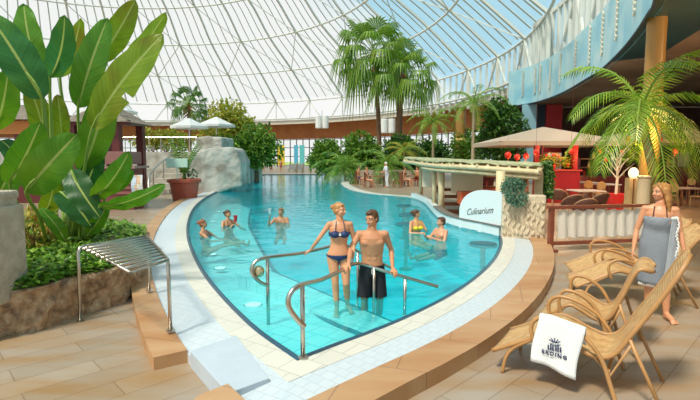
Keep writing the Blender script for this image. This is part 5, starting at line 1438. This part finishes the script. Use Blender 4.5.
    capsules(mb, [nb - V((0, 0, .04)), HP(0, -.015, -.06)], [.058 * (.84 if F else 1), .052 * (.84 if F else 1)])
    mb.ball(HP(0, -.012, .025), (.073 * hk, .092 * hk, .088 * hk), 16, 12, R)
    mb.ball(HP(0, .024, -.035), (.058 * hk, .066 * hk, .072 * hk), 14, 10, R)
    mb.ball(HP(0, .062, -.085), (.024 * hk, .02 * hk, .018 * hk), 10, 8, R)
    mb.capsule(HP(0, .085, .012), HP(0, .106, -.026), .009, .0125, 8)
    mb.ball(HP(.012, .094, -.03), .008, 6, 5); mb.ball(HP(-.012, .094, -.03), .008, 6, 5)
    mb.capsule(HP(-.042, .068, .028), HP(.042, .068, .028), .013, .013, 8)
    for sx in (-1, 1):
        mb.ball(HP(sx * .073, -.008, -.008), (.010, .018, .030), 8, 6, R); mb.ball(HP(sx * .036, .06, -.03), .022, 8, 6)
    if F:
        for sx in (-1, 1): mb.ball(V((sx * .066, -.085, 1.275)) + off_(1.28), (.058, .055, .056), 12, 10)
    else:
        for sx in (-1, 1): mb.ball(V((sx * .075, -.078, 1.335)) + off_(1.3), (.085, .045, .06), 12, 10)
        for zz_ in (1.1, 1.17, 1.23):
            for sx in (-1, 1): mb.ball(V((sx * .035, -.088, zz_)) + off_(zz_), (.03, .018, .026), 8, 6)
    for sx in (-1, 1): mb.ball(V((sx * .075, .06, .885)), (.075, .07, .08), 12, 10)
    body = mb.build('body', sk or (skin_f if F else skin), o, remesh=vox)
    # eyes, brows, mouth
    for sx in (-1, 1):
        e_ = MB().ball(HP(sx * .030, .0725, .006), .0115, 10, 8).build('eye', eye_w, o, smooth=True)
        MB().ball(HP(sx * .030, .078, .006), .0085, 8, 6).build('iris', eye_d, e_, smooth=True)
        MB().tube([HP(sx * .014, .088, .028), HP(sx * .032, .086, .034), HP(sx * .048, .072, .028)], .0035, 5).build('eyebrow', hcol or hair_brown, o)
    MB().tube([HP(-.024, .084, -.051), HP(-.01, .094, -.056), HP(.01, .094, -.056), HP(.024, .084, -.051)], [.003, .006, .006, .003], 6).build('mouth', lip, o)
    if hair:
        mb = MB(); mb.ball(HP(0, -.024, .045), (.082 * hk, .092 * hk, .085 * hk), 16, 12, R); mb.ball(HP(0, -.045, -.005), (.076 * hk, .066 * hk, .085 * hk), 14, 10, R)
        if hair == 'short':
            mb.ball(HP(0, .04, .092), (.055, .045, .03), 10, 8, R)
            for sx in (-1, 1): mb.ball(HP(sx * .068, .0, .03), (.014, .03, .04), 8, 6, R)
        if hair == 'bun': 
            mb.ball(HP(0, -.125, .035), (.045, .042, .045), 12, 10, R); mb.capsule(HP(.03, .055, .09), HP(-.05, .03, .085), .02, .02, 8)
        if hair == 'long':
            for i in range(11):
                a = -1.45 + 2.9 * i / 10; x_ = math.sin(a) * .075; y_ = -math.cos(a) * .075 + .005
                p0_ = HP(x_, y_, .04); p1_ = HP(x_ * 1.25, y_ * 1.15 - .01, -.10); p2_ = HP(x_ * 1.3, y_ * .9 - .03, -.30 + .04 * abs(math.sin(i * 2.1)))
                capsules(mb, [p0_, p1_, p2_], [.03, .03, .010])
            capsules(mb, [HP(0, .03, .115), HP(.06, .05, .07), HP(.082, .02, 0)], [.02, .018, .018]); capsules(mb, [HP(0, .03, .115), HP(-.06, .05, .07), HP(-.082, .02, 0)], [.02, .018, .018])
        mb.build('hair', hcol or hair_brown, o, remesh=.008)
    # clothes
    for c in clothes:
        if c[0] == 'bikini':
            mt = c[1]; mb = MB()
            for z0, z1 in ((1.245, 1.30),):
                rows = [ringpt(z0, .010), ringpt(z1, .010)]; rows = [r_ + [r_[0]] for r_ in rows]; mb.grid(rows)
            top = mb.build('bikini_top', mt, o, solid=.006)
            mb = MB()
            for sx in (-1, 1): mb.ball(V((sx * .066, -.090, 1.276)) + off_(1.28), (.076, .064, .056), 14, 10)
            mb.build('bikini_cup', mt, top, smooth=True)
            mb = MB()
            for sx in (-1, 1): mb.tube(catmull([V((sx * .07, -.135, 1.31)) + off_(1.3), V((sx * .065, -.108, 1.38)) + off_(1.38), V((sx * .055, -.06, 1.455)) + so_, V((sx * .045, .02, 1.495)) + so_], 4), .006, 6)
            mb.build('neck_strap', mt, top)
            if len(c) > 2: MB().box(V((0, -.128, 1.278)) + off_(1.28), (.03, .012, .035)).build('buckle', c[2], top)
            n_ = 28; rows = []
            for q in range(6):
                row = []
                for j in range(n_ + 1):
                    a = 2 * PI * j / n_; lo = .860 + .072 * abs(math.cos(a)) ** 1.1; hi = .948; z = lerp(lo, hi, q / 5)
                    pt_ = ringpt(max(z, .845), .012, n_)[j % n_]; row.append(pt_)
                rows.append(row)
            b2_ = MB().grid(rows).build('bikini_bottom', mt, o, solid=.006, smooth=True)
            MB().capsule((0, -.085, .88), (0, .02, .80), .035, .03).capsule((0, .02, .80), (0, .09, .88), .03, .04).build('gusset', mt, b2_, smooth=True)
        if c[0] == 'shorts':
            mt = c[1]; Lk = c[2]; mb = MB(); vs = []
            zs = (.84, .88, .92, .96, 1.0)
            for z in zs: vs += ringpt(z, .018)
            fs = [(i * n + j, i * n + (j + 1) % n, (i + 1) * n + (j + 1) % n, (i + 1) * n + j) for i in range(len(zs) - 1) for j in range(n)] + [tuple(range(n))[::-1], tuple((len(zs) - 1) * n + j for j in range(n))]
            mb.add(vs, fs)
            for s in 'RL':
                hp, kn = J['h' + s], J['k' + s]; e_ = hp.lerp(kn, Lk); mb.tube([hp + V((0, 0, .03)), hp.lerp(e_, .5), e_], [.098, .104, .108], 16)
            sh_ = mb.build('shorts', mt, o, remesh=.009)
            mb = MB(); mb.tube([V((0.0, -.135, .98)), V((-.01, -.14, .94)), V((-.012, -.14, .90))], .004, 5).tube([V((0.0, -.135, .98)), V((.012, -.14, .945))], .004, 5); mb.build('drawstring', white_paint, sh_)
        if c[0] == 'shirt':
            mb = MB(); mt = c[1]; vs = []; zs = (.86, .95, 1.05, 1.15, 1.25, 1.35, 1.42, 1.46)
            for z in zs: vs += ringpt(z, .02)
            fs = [(i * n + j, i * n + (j + 1) % n, (i + 1) * n + (j + 1) % n, (i + 1) * n + j) for i in range(len(zs) - 1) for j in range(n)] + [tuple(range(n))[::-1], tuple((len(zs) - 1) * n + j for j in range(n))]
            mb.add(vs, fs)
            for s in 'RL': capsules(mb, [J['s' + s], J['s' + s].lerp(J['e' + s], .8)], [.066, .06])
            if c[2]: 
                for s in 'RL': capsules(mb, [J['h' + s], J['k' + s], J['a' + s]], [.1, .075, .06])
            mb.build('shirt', mt, o, remesh=.014)
    o.scale = (k * (1.08 if F else 1), k * 1.04, k)
    return o, J, ringpt, off_

# the couple on the pool steps
wr_ = V((-.155, 6.30, -.085))
kf = .87
def L_(p, root, kk): return (V(p) - V(root)) / kk
hand_t = G(307, 247, 0); rail_t = .55
pw = st2 + dr2 * .68
wl = L_(pw + V((.10, -.02, .045)), wr_, kf); wl.x /= 1.08; wl.y /= 1.04
human('person', 'woman in navy bandeau bikini standing on the pool steps with one hand on the rail', wr_, .10,
      dict(wR=wl, eR=(-.29, -.03, 1.20), eL=(.225, .03, 1.17), wL=(.20, -.13, .95), kR=(-.055, -.06, .50), aR=(-.03, -.02, .09), tR=(-.05, -.19, .03), kL=(.10, -.10, .50), aL=(.14, .10, .09), tL=(.18, -.06, .03)),
      True, hair='bun', hcol=hair_blonde, vox=.0068, clothes=[('bikini', navy, white_paint)], look=(.80, -.62, -.06), tilt=(.08, 0, 1), k=kf,
      hands=(('grip', (-.8, .1, -.35)), ('relax', None)), lean=(.015, -.01))
mr_ = V((.31, 6.45, -.435))
hr = st.lerp(pk, .70) ; hrl = L_(hr + V((.05, .06, .06)), mr_, 1)
hll = L_(pk.lerp(en, .42) + V((.02, .06, .055)), mr_, 1)
human('person', 'bare-chested man in black swim shorts on the pool steps, both hands on the rail', mr_, 0,
      dict(wR=hrl, eR=(-.30, -.16, 1.24), wL=hll, eL=(.27, .03, 1.20), kR=(-.11, -.05, .49), kL=(.11, -.03, .49)),
      False, hair='short', hcol=hair_brown, vox=.0068, clothes=[('shorts', black_cloth, .86)], look=(-.62, -.75, -.18), tilt=(-.10, 0, 1), k=1,
      hands=(('grip', (-.5, -.8, -.35)), ('grip', (.3, -.8, -.35))), lean=(-.01, -.09))

# the woman in the towel
tw_r = V((3.93, 5.88, 0)); ty = -.55
o3, J3, rp3, of3 = human('person', 'long-haired blonde woman wrapped in a grey-blue towel standing by the loungers', tw_r, ty,
      dict(eR=(-.225, -.0, 1.14), wR=(-.25, -.11, .88), eL=(.215, .03, 1.14), wL=(.26, -.03, .88), kL=(.10, -.04, .49), kR=(-.06, -.02, .49), aR=(-.07, .03, .085), tR=(-.1, -.15, .03), aL=(.12, -.02, .085), tL=(.19, -.17, .03)),
      True, hair='long', hcol=M('golden_hair', (.52, .26, .08), .4, col2=(.34, .15, .04), nscale=25), vox=.0068, look=(-.80, -.60, -.05), k=.985)
for f_, hd in ():
    pass
mb = MB(); rows = []
zt0, zb0 = 1.335, .46
for i in range(24):
    t_ = i / 23; z = lerp(zt0, zb0, t_); row = []
    a = [.158, .150, .165, .195, .20, .205][min(5, int(t_ * 5))]; 
    prf_ = [(0, .160, .128), (.18, .152, .122), (.4, .192, .145), (.6, .188, .145), (1, .180, .140)]
    for q in range(4):
        if prf_[q][0] <= t_ <= prf_[q + 1][0]: tt_ = (t_ - prf_[q][0]) / (prf_[q + 1][0] - prf_[q][0]); a = lerp(prf_[q][1], prf_[q + 1][1], tt_); b = lerp(prf_[q][2], prf_[q + 1][2], tt_); break
    for j in range(57):
        an = 2 * PI * j / 56; rip = .006 * math.sin(an * 9 + t_ * 3) * t_ + .004 * math.sin(an * 17 + 2) * t_ + .004 * math.sin(z * 40 + an * 2) * max(0, 1 - t_ * 1.5)
        bust = .048 * max(0, 1 - abs(z - 1.27) / .12) * max(0, -math.sin(an))
        row.append(V((math.cos(an) * (a + rip), math.sin(an) * (b + rip + bust), z)))
    rows.append(row)
tcm = M('grey_blue_towel', (.25, .28, .315), .95, bump=.4, bscale=90)
wrap = MB().grid(rows).build('towel_wrap', tcm, o3, smooth=True, solid=.012)
rows = []
for i in range(22):
    t_ = i / 21; z = lerp(1.34, .47, t_); row = []
    a0_ = lerp(-.85, -1.25, t_ ** .8); a1_ = lerp(-.35, -.42, t_)
    for j in range(8):
        an = lerp(a0_, a1_, j / 7); prf_t = lerp(.178, .208, min(1, t_ * 1.6)) - .012 * t_; bt = lerp(.158, .168, min(1, t_ * 1.6))
        row.append(V((math.cos(an) * prf_t, math.sin(an) * bt - .006 * math.sin(j * 2 + t_ * 5), z)))
    rows.append(row)
MB().grid(rows).build('towel_flap', M('pale_blue_towel', (.40, .44, .475), .95, bump=.4, bscale=90), wrap, smooth=True, solid=.01)
mb = MB()
for i in range(0, 15):
    p = rows[i][6]; q = p * 1.0 + V((.012, -.012, 0)); mb.tube([q, q + V((.018 * math.sin(i), -.012, -.035)), q + V((.012, -.008, -.065))], [.009, .008, .004], 5)
for r_i in (0,): 
    for j in range(8): p = rows[0][j]; mb.capsule(p + V((0, -.006, 0)), p + V((0, -.006, -.02)), .009, .009, 6)
mb.build('fringe', M('white_fringe', (.82, .82, .8), .9), wrap)
mb = MB()
for j in range(56):
    an = 2 * PI * j / 56; p = V((math.cos(an) * .182, math.sin(an) * .142, .465)); mb.tube([p, p + V((0, 0, -.035))], .004, 4)
mb.build('hem_fringe', MATS['white_fringe'], wrap)
mb = MB()
for sx in (-1, 1): mb.tube([V((sx * .07, -.12, 1.33)), V((sx * .06, -.07, 1.445)), V((sx * .045, .01, 1.485))], .006, 6)
mb.build('bikini_strap', black_cloth, o3)
MB().tube([J3['wL'] + V((.028 * math.cos(a), .028 * math.sin(a), .015)) for a in [i * PI / 6 for i in range(12)]], .006, 6, closed=True).build('bracelet', M('silver', (.8, .8, .8), .2, 1), o3)

# people in the water (seated or reclining on the shelf)
sit = dict(kR=(-.12, -.40, .86), kL=(.12, -.40, .86), aR=(-.12, -.78, .82), aL=(.12, -.78, .82), tR=(-.13, -.84, .95), tL=(.13, -.84, .95))
def bather(label, px, py, headtop_py, yaw, J, **k):
    p = G(px, py, ZW); ab = (py - headtop_py) / FPX * p.y; H_ = 1.755 * k.get('k', 1)
    r = V((p.x, p.y, ZW + ab - H_ + .0)); JJ = dict(sit); JJ.update(J)
    return human('person', label, r, yaw, JJ, vox=.012, feet=False, **k), r
bather('girl with reddish tied hair reclining in the water at the left rim', 207, 236, 219.5, 1.45, dict(eR=(-.2, -.2, 1.22), wR=(-.16, -.48, 1.24), eL=(.2, -.22, 1.22), wL=(.16, -.50, 1.22), kR=(-.1, -.42, 1.08), aR=(-.1, -.85, 1.16), tR=(-.1, -.95, 1.2), kL=(.1, -.42, 1.08), aL=(.1, -.85, 1.16), tL=(.1, -.95, 1.2)),
       female=True, hair='bun', hcol=M('auburn_hair', (.35, .12, .04), .5, col2=(.25, .08, .03), nscale=20), clothes=[('bikini', navy)], look=(.2, -1, 0), k=.95, lean=(0, .1))
(_, rr_) = bather('dark-haired woman in black bikini holding a red drink in the water', 229, 225.5, 210, .75, dict(eR=(-.26, -.12, 1.2), wR=(-.12, -.32, 1.3), eL=(.27, -.15, 1.22), wL=(.22, -.45, 1.23)),
       female=True, hair='bun', hcol=hair_brown, clothes=[('bikini', black_cloth)], look=(.35, -1, 0), hands=(('cup', (.2, -.3, .6)), ('relax', None)), lean=(-.03, 0))
def glass(label, loc, mat, nm='drink_cup', s=1.0):
    o = thing(nm, label, 'cup', loc); MB().lathe([(.03 * s, 0), (.045 * s, .14 * s), (.041 * s, .14 * s), (.027 * s, .01)], 14, cap=False).build('cup', mat, o)
    MB().lathe([(.0, .12 * s), (.04 * s, .12 * s)], 14, cap=False).build('drink', mat, o)
    return o
pdr = D(235.5, 219, rr_.y - .3)
glass('red cocktail cup held above the water by the dark-haired woman', pdr + V((0, 0, -.08)), M('red_drink', (.6, .03, .04), .15), s=1.3)
(_, rr_) = bather('short-haired man alone mid-pool raising a clear cup', 281, 222.5, 208.5, .1, dict(eR=(-.36, -.15, 1.25), wR=(-.32, -.32, 1.48), eL=(.25, -.15, 1.2), wL=(.05, -.32, 1.22)),
       female=False, hair='short', hcol=M('light_brown_hair', (.3, .16, .07), .5), look=(-.5, -1, -.1), hands=(('cup', (0, -.2, 1)), ('relax', None)))
pdr = D(270, 212, rr_.y - .35); glass('clear plastic cup raised by the man alone mid-pool', pdr + V((0, 0, -.05)), M('clear_cup', (.75, .85, .85), .1, transl=.3), s=1.2)
bather('dark-haired woman in yellow bikini top sitting in the water at the bar', 416, 231.5, 209.5, .5, dict(eR=(-.25, -.1, 1.16), wR=(-.1, -.3, 1.18), eL=(.25, -.1, 1.18), wL=(.1, -.3, 1.25)),
       female=True, hair='bun', hcol=hair_brown, clothes=[('bikini', M('yellow_bikini', (.75, .6, .03), .6))], look=(.9, -.5, -.1))
bather('bearded man sitting in the water at the bar facing the woman in yellow', 441, 238.5, 217.5, -1.05, dict(eR=(-.26, -.15, 1.2), wR=(-.12, -.36, 1.32), eL=(.26, -.12, 1.2), wL=(.1, -.32, 1.3)),
       female=False, hair='short', hcol=hair_brown, clothes=[('shorts', navy, .7)], look=(-.2, -1, 0), sk=M('skin_tan', (.62, .30, .17), .42))

# waiter and guests in the distance
st_j = dict(kR=(-.12, -.42, .86), kL=(.12, -.42, .86), aR=(-.12, -.44, .44), aL=(.12, -.44, .44), tR=(-.12, -.6, .38), tL=(.12, -.6, .38))
def guest(label, px, py, yaw, seated=True, female=True, hc=hair_brown, cl=(), J={}, z0=0, **k):
    p = G(px, py, 0); JJ = dict(st_j) if seated else {}; JJ.update(J)
    human('person', label, (p.x, p.y, z0 - (.36 if seated else 0)), yaw, JJ, female=female, vox=.022, feet=False, hair='short', hcol=hc, clothes=cl, **k)
guest('waiter in white shirt serving the table by the far pool edge', 387, 187.5, -1.3, False, False, cl=[('shirt', M('white_shirt', (.75, .8, .88), .8), True)], J=dict(eR=(-.24, -.16, 1.15), wR=(-.2, -.42, 1.05), eL=(.24, -.16, 1.15), wL=(.2, -.42, 1.05)), lean=(0, -.1), hc=white_paint)
guest('blonde woman seated at the far table facing the waiter', 366.5, 187.3, 1.2, hc=hair_blonde, cl=[('bikini', navy)], J=dict(eR=(-.2, -.2, 1.2), wR=(-.12, -.42, 1.15)))
guest('dark-haired man seated at the left end of the café row', 358.5, 184.8, 1.0, female=False, cl=[('shorts', navy, .6)])
guest('woman seated beyond the bar, left of the pair', 404.5, 186.5, 1.2, hc=hair_brown, cl=[('bikini', black_cloth)])
guest('man seated beyond the bar, right of the pair', 417, 186.0, -1.2, female=False, cl=[('shorts', M('red_cloth', (.5, .05, .04), .8), .6)])
for px, lb_, se, ff in ((263, 'woman sitting at the far pool end, leftmost of three figures', True, True), (271, 'man sitting at the far pool end, middle of three figures', True, False)):
    guest(lb_, px, 172.5, .3, se, ff, cl=[('shorts', navy, .6)] if not ff else [('bikini', navy)])
guest('man standing at the far pool end by the glass front', 281, 171.5, .3, False, False, cl=[('shorts', M('red_cloth2', (.4, .08, .05), .8), .6)])
